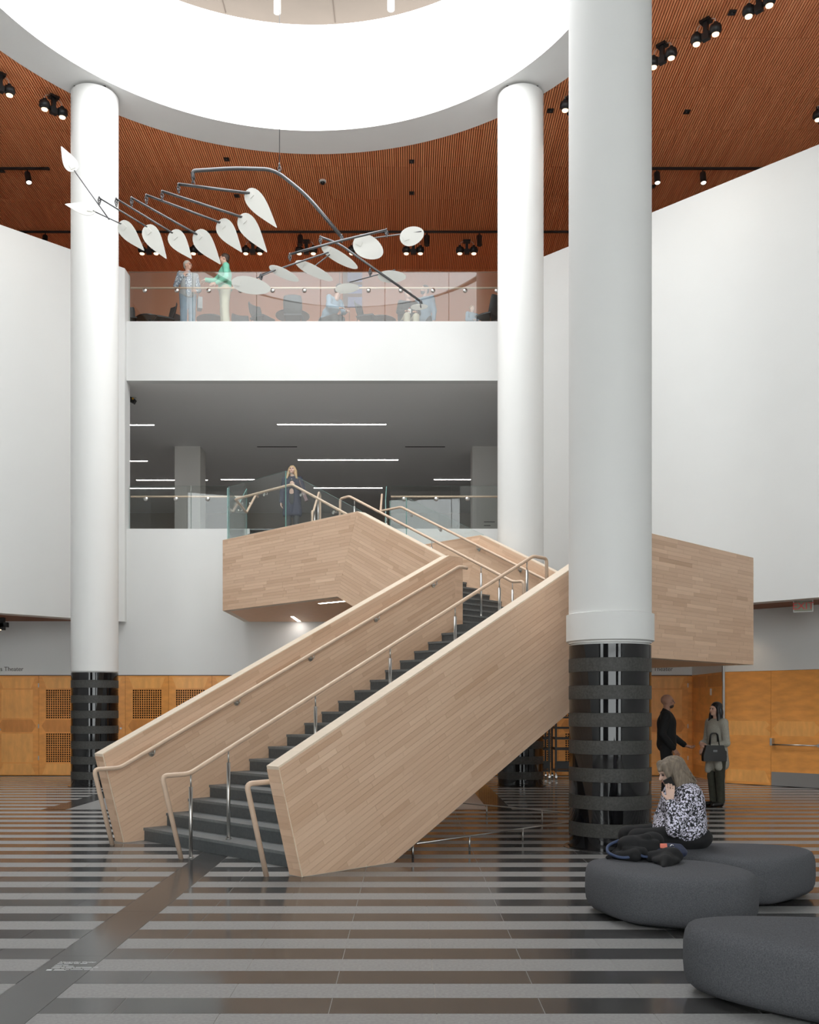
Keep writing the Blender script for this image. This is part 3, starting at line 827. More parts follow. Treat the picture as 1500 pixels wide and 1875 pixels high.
# steps: riser block and tread of each
def step(a0, a1, b0, b1, z0, z1, axis):
    m = MB()
    if axis == 'a': P = [st(a0, b0, z0), st(a1, b0, z0), st(a1, b1, z0), st(a0, b1, z0)]
    else: P = [st(b0, a0, z0), st(b1, a0, z0), st(b1, a1, z0), st(b0, a1, z0)]
    m.prism(P, (0, 0, z1-z0-.03)); o = m.build('step', 'stone_step', stair)
    m = MB(); sgn = -1 if a1 > a0 else 1; e = a0+sgn*.012
    if axis == 'a': P = [st(e, b0, z1-.03), st(a1, b0, z1-.03), st(a1, b1, z1-.03), st(e, b1, z1-.03)]
    else: P = [st(b0, e, z1-.03), st(b1, e, z1-.03), st(b1, a1, z1-.03), st(b0, a1, z1-.03)]
    m.prism(P, (0, 0, .03)); m.build('tread', 'stone_tread', o)
    m = MB(); e2 = e-sgn*.0; 
    if axis == 'a': P = [st(e-.001, b0, z1-.03), st(e+.004, b0, z1-.03), st(e+.004, b1, z1-.03), st(e-.001, b1, z1-.03)]
for n in range(18):
    a0 = 5.655+n*TRD; step(a0, a0+TRD+.002, BF, BN, max(0, n*RIS-.12), (n+1)*RIS, 'a')
m = MB(); m.prism([st(10.875, BF, 2.3), st(10.875, BN, 2.3), st(A2i, BN, 2.3), st(A2i, -10.42, 2.3), st(A1i, -10.42, 2.3), st(A1i, BF, 2.3)], (0, 0, .455))
m.build('landing', 'stone_step', stair)
Z1 = 2.755
for n in range(14):
    b0 = -10.4-n*TRD; step(b0, b0-TRD-.002, A1i, A2i, Z1+n*RIS-.12, Z1+(n+1)*RIS, 'b')
ZU = Z1+14*RIS
m = MB(); bT = -10.4-14*TRD+.29
m.prism([st(A1i, bT, ZU-.3), st(A2i, bT, ZU-.3), (XBR-.14, (A2i/S)-XBR+.14, ZU-.3), (XBR-.14, 20.6, ZU-.3), (XBL+.13, 20.6, ZU-.3), (XBL+.13, yb0+.3, ZU-.3), st(A1i, -15.9, ZU-.3)], (0, 0, .3))
m.build('landing', 'stone_step', stair)
for n in range(4):
    y0 = 20.56+n*.29; z1 = ZU+(n+1)*(Z2-ZU)/4
    m = MB(); m.box(XBL+.13, y0, ZLb+.2, XBR-.13, y0+.30, z1-.03); o = m.build('step', 'stone_step', stair)
    m = MB(); m.box(XBL+.13, y0-.012, z1-.03, XBR-.13, y0+.30, z1); m.build('tread', 'stone_tread', o)
# soffit lights under the bridge
for (p0, p1) in (((585, 1106), (632, 1101.5)), ((535, 1129.5), (548, 1138.5))):
    def on(p): Y = 1778*(ZLb-.01-1.5)/(1296-p[1]); return Vector(((p[0]-747)*Y/1778, Y, ZLb-.006))
    v0, v1 = on(p0), on(p1); d = (v1-v0).normalized(); w = Vector((-d.y, d.x, 0))*.03
    m = MB(); m.prism([v0-w, v1-w, v1+w, v0+w], (0, 0, .008)); m.build('soffit_light', 'line_glow', stair)
# handrails
def rail(path, r=.0245, rad=.06, posts=(), brackets=(), wall_n=None):
    m = MB(); m.smooth = True; m.tube(rounded(path, rad), r, 12); h = m.build('handrail', 'rail_wood', stair)
    for (p, zf) in posts:
        m = MB(); m.tube([(p[0], p[1], p[2]-.01), (p[0], p[1], p[2]-.16)], .008, 8); m.tube([(p[0], p[1], p[2]-.14), (p[0], p[1], zf)], .019, 12)
        m.tube([(p[0], p[1], zf+.012), (p[0], p[1], zf)], .03, 12); m.build('post', 'stainless', h)
    for p, n in brackets:
        n = Vector(n); p = Vector(p); q = p-Vector((0, 0, .075)); off = .075
        m = MB(); m.tube(rounded([p-Vector((0,0,.015)), q+n*0, q-n*off], .02), .0075, 8)
        m.lathe(tuple(q-n*off), [(.001, .016), (.034, .014), (.034, 0)], 14, axis=tuple(n)); m.build('bracket', 'stainless', h)
def low_line(a): return .84+.5*(a-5.31)
def low_path(b, top, foot=True):
    p = [st(5.22, b, 0), st(5.005, b, .835), st(5.31, b, .84), st(10.89, b, low_line(10.89))]
    return p+top
bl = -9.79
rail(low_path(bl, [st(11.06, bl, 3.62)]), brackets=[(st(a, bl, low_line(a)), nN) for a in (5.74, 6.9, 8.06, 9.23, 10.39)])
bc = -8.4
def nose(a): return 0 if a < 5.65 else min(19, math.floor((a-5.643)/TRD)+1)*RIS
rail(low_path(bc, [st(11.2, bc, 3.63), st(11.22, bc, Z1)]), posts=[(st(a, bc, low_line(a) if a > 5.32 else .84), nose(a)) for a in (5.33, 5.78, 6.94, 8.10, 9.26, 10.15, 10.75)])
br = -7.0
rail(low_path(br, [st(13.9, br, 3.63)]), brackets=[(st(a, br, low_line(a)), (-S, S, 0)) for a in (5.74, 6.9, 8.06, 9.23, 10.39)])
def up_line(b): return 5.60+.5*(-14.15-b)*-1
ap = -14.15
al = 11.13
RZ = 5.61
def upz(b): return RZ-.5*(b-ap)
yl = st(al, -15.75, 0)[1]; xl = XBL+.22
rail([st(al, -10.0, upz(-10.0)), st(al, ap, RZ), (xl, (al/S)-xl, RZ), (xl, 20.45, RZ), (xl, 21.75, 6.28), (xl, 22.0, 6.28)], rad=.05,
     brackets=[(st(al, b, upz(b)), (S, S, 0)) for b in (-10.6, -11.8, -12.9, -13.8)]+[(st(al, -14.9, RZ), (S, S, 0)), ((xl, 19.9, RZ), (1, 0, 0)), ((xl, 21.3, 6.05), (1, 0, 0))])
ar = 13.95; xr = XBR-.17
rail([st(ar, -7.2, upz(-10.0)), st(ar, -10.0, upz(-10.0)), st(ar, ap, RZ), (xr, (ar/S)-xr, RZ), (xr, 20.5, RZ), (xr, 21.75, 6.28), (xr, 22.0, 6.28)], rad=.05,
     brackets=[(st(ar, b, upz(b)), (-S, -S, 0)) for b in (-10.1, -11.1, -12.1, -13.1, -13.9)])
ac = 12.54
def nose2(b): return Z1 if b > -10.39 else min(14, math.floor((-10.388-b)/TRD)+1)*RIS+Z1
rail([st(ac, -9.85, Z1), st(ac, -9.87, 3.565), st(ac, -10.09, 3.575), st(ac, ap, RZ), st(ac, -14.42, RZ-.01), st(ac, -14.43, ZU)],
     posts=[(st(ac, b, upz(b)), nose2(b)) for b in (-10.1, -10.78, -11.94, -13.1, -14.0)])
xc = -2.01
rail([(xc, 20.42, ZU), (xc, 20.42, 5.64), (xc, 20.62, 5.66), (xc, 21.95, 6.37), (xc, 22.25, 6.38), (xc, 22.27, Z2)], posts=[((xc, 20.95, 5.84), Z2-.35), ((xc, 21.75, 6.27), Z2)])
# glass guards on the second flight and bridge
def pane(poly, off, parent, name='glass_pane'):
    m = MB(); m.prism(poly, off); m.m = [0, 0]+[1]*(len(m.m)-2)
    return m.build(name, ['clear_glass', 'glass_edge'], parent)
am = 10.965; GT = 5.83; off = (S*.015, S*.015, 0)
pane([st(am, -15.93, 4.7), st(am, -14.135, 4.7), st(am, -14.135, GT), st(am, -15.93, GT)], off, stair)
pane([st(am, -14.125, 4.7), st(am, -12.12, 4.7), st(am, -12.08, 4.80), st(am, -14.125, GT)], off, stair)
am = 14.11
pane([st(am, bE+.03, 4.7), st(am, -14.165, 4.7), st(am, -14.165, GT), st(am, bE+.03, GT)], off, stair)
pane([st(am, -14.155, 4.7), st(am, -12.12, 4.7), st(am, -12.08, 4.80), st(am, -14.155, GT)], off, stair)
pane([(XBL+.06, yb0+.12, 4.7), (XBL+.06, 21.40, 4.7), (XBL+.06, 21.40, GT+.5), (XBL+.06, 20.5, GT), (XBL+.06, yb0+.12, GT)], (.015, 0, 0), stair)
pane([(XBR-.07, 20.62, 4.7), (XBR-.07, 21.40, 4.7), (XBR-.07, 21.40, GT+.55), (XBR-.07, 20.62, GT+.1)], (.015, 0, 0), stair)

# ------------------------------------------------------------------ glass balustrades of the two levels
def balustrade(lab, joints, z0, z1, zr, discs, zd):
    t = thing('glass_balustrade', lab, 'balustrade', ((joints[0]+joints[-1])/2, 21.6, z0))
    for a, b in zip(joints[:-1], joints[1:]):
        pane([(a+.006, 21.59, z0), (b-.006, 21.59, z0), (b-.006, 21.59, z1), (a+.006, 21.59, z1)], (0, .015, 0), t)
    m = MB(); m.smooth = True; m.tube([(joints[0]+.01, 21.69, zr), (joints[-1]-.01, 21.69, zr)], .021, 12); h = m.build('handrail', 'rail_wood', t)
    for px in discs:
        x = (px-747)*21.58/1778; m = MB()
        m.lathe((x, 21.59, zd), [(.001, .03), (.03, .026), (.048, .012), (.05, 0), (.001, 0)], 18, axis=(0, -1, 0))
        m.tube([(x, 21.6, zd), (x, 21.69, zd), (x, 21.69, zr)], .008, 8); m.build('standoff', 'stainless', t)
J = lambda *px: [(p-747)*21.6/1778 for p in px]
balustrade('clear glass balustrade with thin wooden rail along the upper balcony', [-6.2]+J(353, 470, 587, 705, 822)+[2.34], 10.0, 11.19, 10.876, (265, 323.5, 382, 440, 499, 557.5, 616, 675, 734, 793, 852, 910), 10.78)
balustrade('clear glass balustrade on level two left of the stair head', [-6.2]+J(350)+[XBL+.02], 5.453, 6.432, 6.215, (267, 322, 380), 6.14)
balustrade('clear glass balustrade on level two right of the stair head', [XBR+.02]+J(827)+[2.34], 5.453, 6.432, 6.215, (740, 799, 856), 6.14)

# low guard rail round the underside of the flight
t = thing('low_guard_rail', 'knee-low steel guard rail on short posts under the sloping flight', 'rail', st(8.5, -6.8, 0))
m = MB(); m.smooth = True; m.tube([st(6.9, -6.78, .147), st(10.3, -6.78, .147), st(10.3, -9.9, .147)], .009, 8); m.build('rail', 'stainless', t)
for p in (st(6.85, -6.78, 0), st(7.70, -6.78, 0), st(8.60, -6.78, 0), st(9.5, -6.78, 0), st(10.3, -6.85, 0), st(10.3, -7.8, 0), st(10.3, -8.75, 0), st(10.3, -9.7, 0)):
    m = MB(); m.tube([p, (p[0], p[1], .145)], .011, 8); m.build('post', 'stainless', t)

# rolling racks beyond the stair
def rack(x0, x1, y0, y1, H, lab):
    t = thing('rolling_rack', lab, 'rack', ((x0+x1)/2, (y0+y1)/2, 0)); b0 = .17
    for x in (x0, x1):
        for y in (y0, y1):
            m = MB(); m.box(x-.02, y-.02, b0, x+.02, y+.02, H); m.build('upright', 'black_metal', t)
            m = MB(); m.lathe((x-.02, y, .06), [(.001, 0), (.06, 0), (.06, .04), (.001, .04)], 14, axis=(1, 0, 0)); m.tube([(x, y, .06), (x, y, b0)], .012, 8); m.build('caster', 'chrome', t)
    z = b0+.06
    m = MB(); m.box(x0, y0-.01, b0, x1, y1+.01, b0+.035); m.box(x0, y0-.012, z, x1, y0+.012, z+.16); m.build('tray', 'black_metal', t)
    for z in (.62, .84, 1.06, 1.28):
        m = MB()
        for y in (y0, y1): m.box(x0, y-.012, z, x1, y+.012, z+.035)
        for x in (x0, x1): m.box(x-.012, y0, z, x+.012, y1, z+.05)
        m.build('shelf_rail', 'black_metal', t)
rack(3.08, 4.0, 20.2, 20.75, 1.38, 'black steel rolling rack on casters seen between the stair and the front column')
rack(2.25, 2.94, 20.2, 20.75, 1.3, 'black steel rolling rack half hidden by the rear column base')

# ------------------------------------------------------------------ ceiling fixtures
def twin(px, py, rot, lab, grp, lit=True):
    Zh = ZC-.28; Y = 1778*(Zh-1.5)/(1296-py); x = (px-747)*Y/1778
    t = thing('twin_spotlight', lab, 'spotlight', (x, Y, ZC), grp, rot); t.scale = (.74, .74, .74); W = WORLD_LOC[t.name]
    def b(m, n, mat, p=t): return m.build(n, mat, p, origin=(0, 0, 0))
    m = MB(); m.box(-.12, -.10, -.06, .12, .10, 0); b(m, 'mount_box', 'black_metal')
    m = MB(); m.box(-.05, -.05, -.36, .05, .05, -.06); b(m, 'stem', 'black_metal')
    m = MB(); m.box(-.24, -.035, -.37, .24, .035, -.30); m.box(-.09, -.06, -.46, .09, .06, -.30); b(m, 'crossbar', 'black_metal')
    for sx in (-1, 1):
        m = MB(); m.lathe((sx*.24, 0, 0), [(.001, -.17), (.05, -.17), (.055, -.22), (.125, -.25), (.14, -.30), (.14, -.36), (.115, -.40), (.085, -.42), (.085, -.44)], 20)
        h = b(m, 'head', 'black_metal')
        m = MB(); m.lathe((sx*.24, 0, 0), [(.083, -.43), (.078, -.46), (.05, -.475), (.001, -.48)], 18); b(m, 'lens', 'lamp_glow', h)
        m = MB(); m.tube(rounded([(sx*.24, 0, -.18), (sx*.22, .02, -.05), (sx*.12, .02, -.02)], .05), .006, 6); b(m, 'cable', 'plastic_white', h)
    spot('lamp', (x, Y, ZC-.52), SPOT_W, math.radians(95), .8, (1, .90, .78), t)
g1 = 'twin spotlights in a row above the upper balcony'
names = ['first', 'second', 'third', 'fourth', 'fifth', 'sixth', 'seventh']
for i, px in enumerate((273, 367, 463, 561, 657, 757, 855)):
    twin(px, 461, 0, 'black twin spotlight, %s from the left in the row above the upper balcony' % names[i], g1)
g2 = 'twin spotlights round the oculus'
twin(1213, 110, -math.pi/4, 'black twin spotlight on wood ceiling, touching the edge of the front column', g2)
twin(1293, 67, -math.pi/4, 'black twin spotlight on wood ceiling, middle of the three at upper right', g2)
twin(1390, 15, -math.pi/4, 'black twin spotlight on wood ceiling at the top right edge of the picture', g2)
twin(1045, 205, math.pi/4, 'black twin spotlight peeking out between the rear and front right columns', g2)
twin(1505, 222, math.pi/4, 'black twin spotlight cut by the right picture edge above the white wall', g2)
twin(0, 162, math.pi/4, 'black twin spotlight cut by the left picture edge', g2)
twin(98, 203, math.pi/4, 'black twin spotlight on wood ceiling beside the left column top', g2)
def track(x0, x1, y, lab):
    t = thing('light_track', lab, 'light track', ((x0+x1)/2, y, ZC))
    MB().box(x0, y-.025, ZC-.04, x1, y+.025, ZC).build('rail', 'black_metal', t)
    for x in (x0, x1): MB().box(x-.03, y-.03, ZC-.045, x+.03, y+.03, ZC).build('end_cap', 'black_metal', t)
track(-10.5, 4.6, 24.08, 'long black light track on the wood ceiling above the upper balcony')
track(-11, at(88, 0, 21.25)[0], 21.25, 'short black light track on the wood ceiling at the left')
track(5.2, 8.4, 21.25, 'black light track on the wood ceiling above the right white wall')
def can(px, y, lab, tilt=0, lit=True, grp='track spotlights'):
    x = (px-747)*y/1778
    t = thing('track_spotlight', lab, 'spotlight', (x, y, ZC-.04), grp)
    m = MB(); m.tube([(x, y, ZC-.04), (x, y, ZC-.12)], .012, 8); m.build('stem', 'black_metal', t)
    ax = Vector((math.sin(tilt), -.25, -math.cos(tilt))).normalized(); c = Vector((x, y, ZC-.12))
    m = MB(); m.lathe(tuple(c), [(.001, 0), (.06, 0), (.065, .02), (.065, .26), (.058, .26), (.05, .24), (.001, .24)], 18, axis=tuple(ax)); m.build('body', 'black_metal', t)
    m = MB(); m.lathe(tuple(c), [(.001, .255), (.056, .25)], 18, axis=tuple(ax)); m.build('lens', 'lamp_glow_white' if lit else 'black_metal', t)
can(83, 24.08, 'black can spotlight on the long track left of the left column', lit=False)
can(316, 24.08, 'lit can spotlight on the long track above the older woman', .3)
can(550, 24.08, 'dark can spotlight on the long track above the middle of the balcony', lit=False)
can(782, 24.08, 'dark can spotlight on the long track right of the mobile', lit=False)
can(878, 24.08, 'dark can spotlight on the long track nearest the rear right column', lit=False)
can(50, 21.25, 'lit can spotlight on the short track at the left edge', .25)
can(1203, 21.25, 'lit can spotlight on the right track beside the front column', .0)
can(1287, 21.25, 'lit can spotlight on the right track farther from the front column', .0)
for px, py, lab in ((415, 291, 'small dark square ceiling fitting above the left of the mobile'), (434, 358, 'small dark square ceiling fitting behind the mobile arms'), (754, 295, 'small dark square ceiling fitting right of the smoke detector, upper'), (754, 353, 'small dark square ceiling fitting right of the smoke detector, lower'),
                    (1341, 22, 'small dark square ceiling fitting between two upper right spotlights'), (1258, 204, 'small dark square ceiling fitting below the upper right spotlights'), (1008, 202, 'small dark square ceiling fitting beside the rear right column'), (1195, 341, 'small dark square ceiling fitting next to the front column edge'), (3, 312, 'small dark square ceiling fitting at left edge above the short track')):
    Y = 1778*(ZC-1.5)/(1296-py); x = (px-747)*Y/1778
    t = thing('ceiling_fitting', lab, 'ceiling fitting', (x, Y, ZC), 'small square ceiling fittings')
    MB().box(x-.06, Y-.06, ZC-.02, x+.06, Y+.06, ZC).build('plate', 'black_metal', t)
    MB().lathe((x, Y, ZC-.02), [(.035, 0), (.03, -.02), (.001, -.022)], 12).build('nozzle', 'black_metal', t)
p = at(591, 331, 21.78)
t = thing('smoke_detector', 'white round smoke detector with dark dome in the middle of the wood ceiling', 'detector', (p[0], 21.78, ZC))
MB().lathe((p[0], 21.78, ZC), [(.08, 0), (.08, -.03), (.055, -.035)], 20).build('base', 'plastic_white', t)
MB().lathe((p[0], 21.78, ZC-.033), [(.055, 0), (.045, -.04), (.001, -.055)], 20).build('dome', 'black_metal', t)
p = at(4, 1148, 20.6)
t = thing('soffit_spotlight', 'black spotlight under the left overhang, cut by the picture edge', 'spotlight', (p[0], 20.6, ZB+.02))
MB().box(p[0]-.05, 20.55, ZB-.1, p[0]+.05, 20.65, ZB+.02).build('mount', 'black_metal', t)
m = MB(); m.obox((p[0], 20.6, ZB-.13), .12, .06, .05, Matrix.Identity(3)); m.box(p[0]-.06, 20.54, ZB-.24, p[0]+.05, 20.66, ZB-.1); m.build('body', 'black_metal', t)
MB().box(p[0]-.05, 20.53, ZB-.25, p[0]+.0, 20.56, ZB-.235).build('lens', 'lamp_glow', t)
spot('lamp', (p[0], 20.55, ZB-.3), 12, math.radians(110), .8, (1, .8, .6), t)
for k, (x, y) in enumerate(((-9.5, 18.5), (6.3, 18.6), (4.6, 20.3))):
    t = thing('soffit_spotlight', ['black spotlight farther under the left overhang', 'black spotlight under the right overhang near the talking pair', 'black spotlight under the right overhang behind the stair'][k], 'spotlight', (x, y, ZB+.02))
    MB().lathe((x, y, 0), [(.001, ZB), (.06, ZB), (.06, ZB-.16), (.05, ZB-.16)], 16).build('body', 'black_metal', t)
    MB().lathe((x, y, 0), [(.05, ZB-.15), (.001, ZB-.152)], 16).build('lens', 'lamp_glow', t)
    spot('lamp', (x, y, ZB-.2), 9, math.radians(120), .8, (1, .8, .6), t)
# exit sign under the right overhang
p = at(1471, 1109, 17.2)
t = thing('exit_sign', 'edge-lit exit sign with red letters under the right overhang', 'exit sign', (p[0], 17.2, ZB+.02), rotz=-math.radians(24))
def b2(m, n, mat): return m.build(n, mat, t, origin=(0, 0, 0))
zc = p[2]-ZB-.02
m = MB(); m.box(-.165, -.012, zc-.115, .165, .012, zc+.10); b2(m, 'panel', 'exit_face')
m = MB()
for a_, b_, c_, d_ in ((-.165, zc-.115, .165, zc-.10), (-.165, zc+.085, .165, zc+.10), (-.165, zc-.115, -.15, zc+.10), (.15, zc-.115, .165, zc+.10)): m.box(a_, -.016, b_, c_, -.011, d_)
b2(m, 'border', 'plastic_white')
m = MB(); m.box(-.1, -.02, -.02, .1, .02, 0); m.tube([(0, 0, zc+.09), (0, 0, 0)], .012, 8); b2(m, 'mount', 'stainless')
o = text('letters', 'EXIT', .175, 'exit_red_dim', (0, -.016, zc-.065), (math.pi/2, 0, 0), None, .003, 'CENTER'); o.parent = t

# ------------------------------------------------------------------ hanging mobile (plain leaf shapes on wire arms)
mob = thing('hanging_mobile', 'large mobile of pale leaf-shaped plates on dark steel arms hung from the oculus', 'mobile', (OC[0], OC[1], 9.5))
YM = OC[1]
def P(px, py, dy=0): return at(px, py, YM+dy)
MB().tube([P(512, 318), (OC[0], OC[1], 15.46)], .006, 6).build('cable', 'steel_dark', mob)
def arm(pts, r, dy=0):
    m = MB(); m.smooth = True; m.tube(rounded([P(x, y, dy) for x, y in pts], .35), r, 8); m.build('arm', 'steel_dark', mob)
def link(px, py0, py1, dy=0, r=.012):
    a, b = Vector(P(px, py0, dy)), Vector(P(px, py1, dy)); n = max(3, int((a-b).length/.04)); m = MB()
    for i in range(n):
        c = a.lerp(b, (i+.5)/n); m.tube([c+Vector((.022*math.cos(t)*(1 if i % 2 else .3), .022*math.cos(t)*(.3 if i % 2 else 1), .035*math.sin(t))) for t in [k*math.pi/4 for k in range(9)]], r*.6, 6, caps=False)
    m.build('link', 'steel_dark', mob)
def leaf(p0, p1, wpx, dy=0, tilt=.2, bias=.75):
    a = Vector(P(*p0, dy)); b = Vector(P(*p1, dy)); d = (b-a); L = d.length; d.normalize(); W = wpx*YM/1778
    side = d.cross(Vector((0, -1, 0))).normalized(); side = (Matrix.Rotation(tilt, 3, d) @ side)
    n = d.cross(side).normalized(); pts = []; N = 28
    for k in range(N):
        t = 2*math.pi*k/N; u = .5-.5*math.cos(t); w = math.sin(t)*(1-bias*(u-.35)*1.6)
        pts.append(tuple(a+d*(u*L)+side*(w*W/2)-n*.004))
    m = MB(); m.prism(pts, tuple(n*.008)); o = m.build('leaf', 'mobile_white', mob)
    m = MB(); c = a+d*.09
    m.obox(tuple(c), .045, .035, .012, Matrix((d, side, n)).transposed()); m.build('clamp', 'mobile_white', o)
arm([(354, 328), (352, 313), (430, 308), (492, 310), (512, 318), (560, 356), (626, 434)], .028)
link(512, 300, 318); 
casc = [((327, 337), (458, 354), .022), ((297, 350), (444, 398), .020), ((268, 357), (404, 408), .018), ((241, 362), (362, 430), .016), ((213, 364), (318, 428), .014), ((181, 362), (270, 416), .012)]
prev = (354, 318)
dys = [.0, .12, .2, .25, .3, .3]
for (a, b, r), dy in zip(casc, dys): arm([a, b], r, dy)
for (x, y0, y1), dy in zip(((354, 318, 338), (327, 337, 352), (297, 350, 366), (268, 357, 372), (241, 362, 376), (213, 364, 376), (182, 362, 372)), [0]+dys): link(x, y0, y1, dy)
arm([(136, 312), (200, 402)], .010, .3); arm([(170, 386), (224, 411)], .010, .3)
for p0, p1, w, dy in (((452, 348), (507, 417), 34, 0), ((440, 394), (489, 462), 36, .12), ((401, 404), (443, 462), 35, .2), ((358, 424), (404, 484), 37, .25), ((313, 424), (351, 474), 34, .3), ((266, 414), (305, 474), 34, .3), ((219, 407), (264, 459), 30, .3), ((176, 386), (119, 374), 28, .3), ((137, 314), (112, 268), 27, .3)):
    leaf(p0, p1, w, dy, random.uniform(.1, .35))
arm([(530, 466), (626, 440), (708, 421)], .018, -.1); link(626, 432, 442, -.05)
arm([(587, 434), (620, 446), (772, 553)], .018, .15); link(587, 434, 446, .1)
arm([(476, 504), (602, 462)], .013, -.2); link(531, 466, 476, -.15)
arm([(462, 513), (505, 494)], .008, -.25); link(478, 504, 510, -.25)
arm([(676, 437), (772, 424)], .010, .2); link(708, 421, 432, .1)
arm([(560, 500), (604, 466)], .009, .0)
arm([(640, 517), (724, 494)], .009, .2); link(678, 494, 504, .2); link(771, 553, 560, .15)
for p0, p1, w, dy, tl in (((424, 516), (496, 530), 30, -.25, .5), ((493, 488), (547, 514), 17, -.2, .9), ((541, 479), (609, 513), 19, -.05, .9), ((589, 452), (655, 491), 20, 0, .9), ((648, 440), (701, 466), 42, .1, .3), ((733, 440), (776, 424), 34, .2, .3), ((692, 506), (744, 507), 22, .2, .8), ((614, 530), (658, 526), 18, .2, .7), ((752, 563), (784, 561), 11, .15, .9)):
    leaf(p0, p1, w, dy, tl*.5, .15)

# ------------------------------------------------------------------ benches
def bench(lab, pts, H=.375, grp='grey upholstered lobby benches'):
    q = [Vector((x, y)) for x, y in pts]
    for _ in range(3):
        n = []
        for i in range(len(q)):
            a, b = q[i], q[(i+1) % len(q)]; n += [a.lerp(b, .22), a.lerp(b, .78)]
        q = n
    c = sum(q, Vector((0, 0)))/len(q)
    t = thing('bench', lab, 'bench', (c.x, c.y, 0), grp)
    N = len(q); nr = []
    sgn = 1 if sum(q[i].x*q[(i+1) % N].y-q[(i+1) % N].x*q[i].y for i in range(N)) > 0 else -1
    for i in range(N):
        d = (q[(i+1) % N]-q[i-1]).normalized(); nr.append(Vector((d.y, -d.x))*sgn)
    prof = [(.10, .02), (.055, .03), (.022, .06), (.006, .10), (0, .17), (.002, .27), (.010, .315), (.026, .345), (.05, .361), (.085, .369), (.15, H), (.24, H+.003)]
    m = MB(); m.smooth = True
    for ins, z in prof:
        for i in range(N):
            v = q[i]-nr[i]*min(ins, .05)
            if ins > .05: v = c+(v-c)*(1-(ins-.05)*1.6)
            m.v.append((v.x, v.y, z))
    for j in range(len(prof)-1):
        for i in range(N):
            k = (i+1) % N; f = (j*N+i, j*N+k, (j+1)*N+k, (j+1)*N+i); m.face(f if sgn > 0 else f[::-1])
    top = [(len(prof)-1)*N+i for i in range(N)]; m.face(top if sgn > 0 else top[::-1])
    bot = list(range(N)); m.face(bot[::-1] if sgn > 0 else bot)
    m.build('cushion', 'bench_felt', t)
    m = MB(); m.prism([((v-c).x*.72+c.x, (v-c).y*.72+c.y, 0) for v in q], (0, 0, .03)); m.build('plinth', 'bench_base', t)
bench('grey felt bench carrying the black jacket and navy bag', [(1.33, 7.3), (1.30, 7.12), (1.40, 6.76), (1.52, 6.56), (1.86, 6.40), (2.22, 6.42), (2.44, 6.66), (2.42, 6.98), (2.2, 7.26), (1.85, 7.40), (1.5, 7.43)])
bench('grey felt bench behind, on which the woman in floral blouse sits', [(1.96, 7.75), (2.12, 7.58), (2.44, 7.22), (2.74, 7.20), (3.06, 7.48), (3.27, 7.72), (3.26, 7.98), (3.0, 8.14), (2.5, 8.2), (2.1, 8.12)])
bench('grey felt bench nearest the camera, cut by the right picture edge', [(1.44, 5.10), (1.50, 4.92), (1.62, 4.76), (1.92, 4.46), (2.3, 4.12), (2.7, 4.05), (3.05, 4.4), (3.0, 4.95), (2.6, 5.26), (2.1, 5.34), (1.7, 5.36), (1.5, 5.28)])
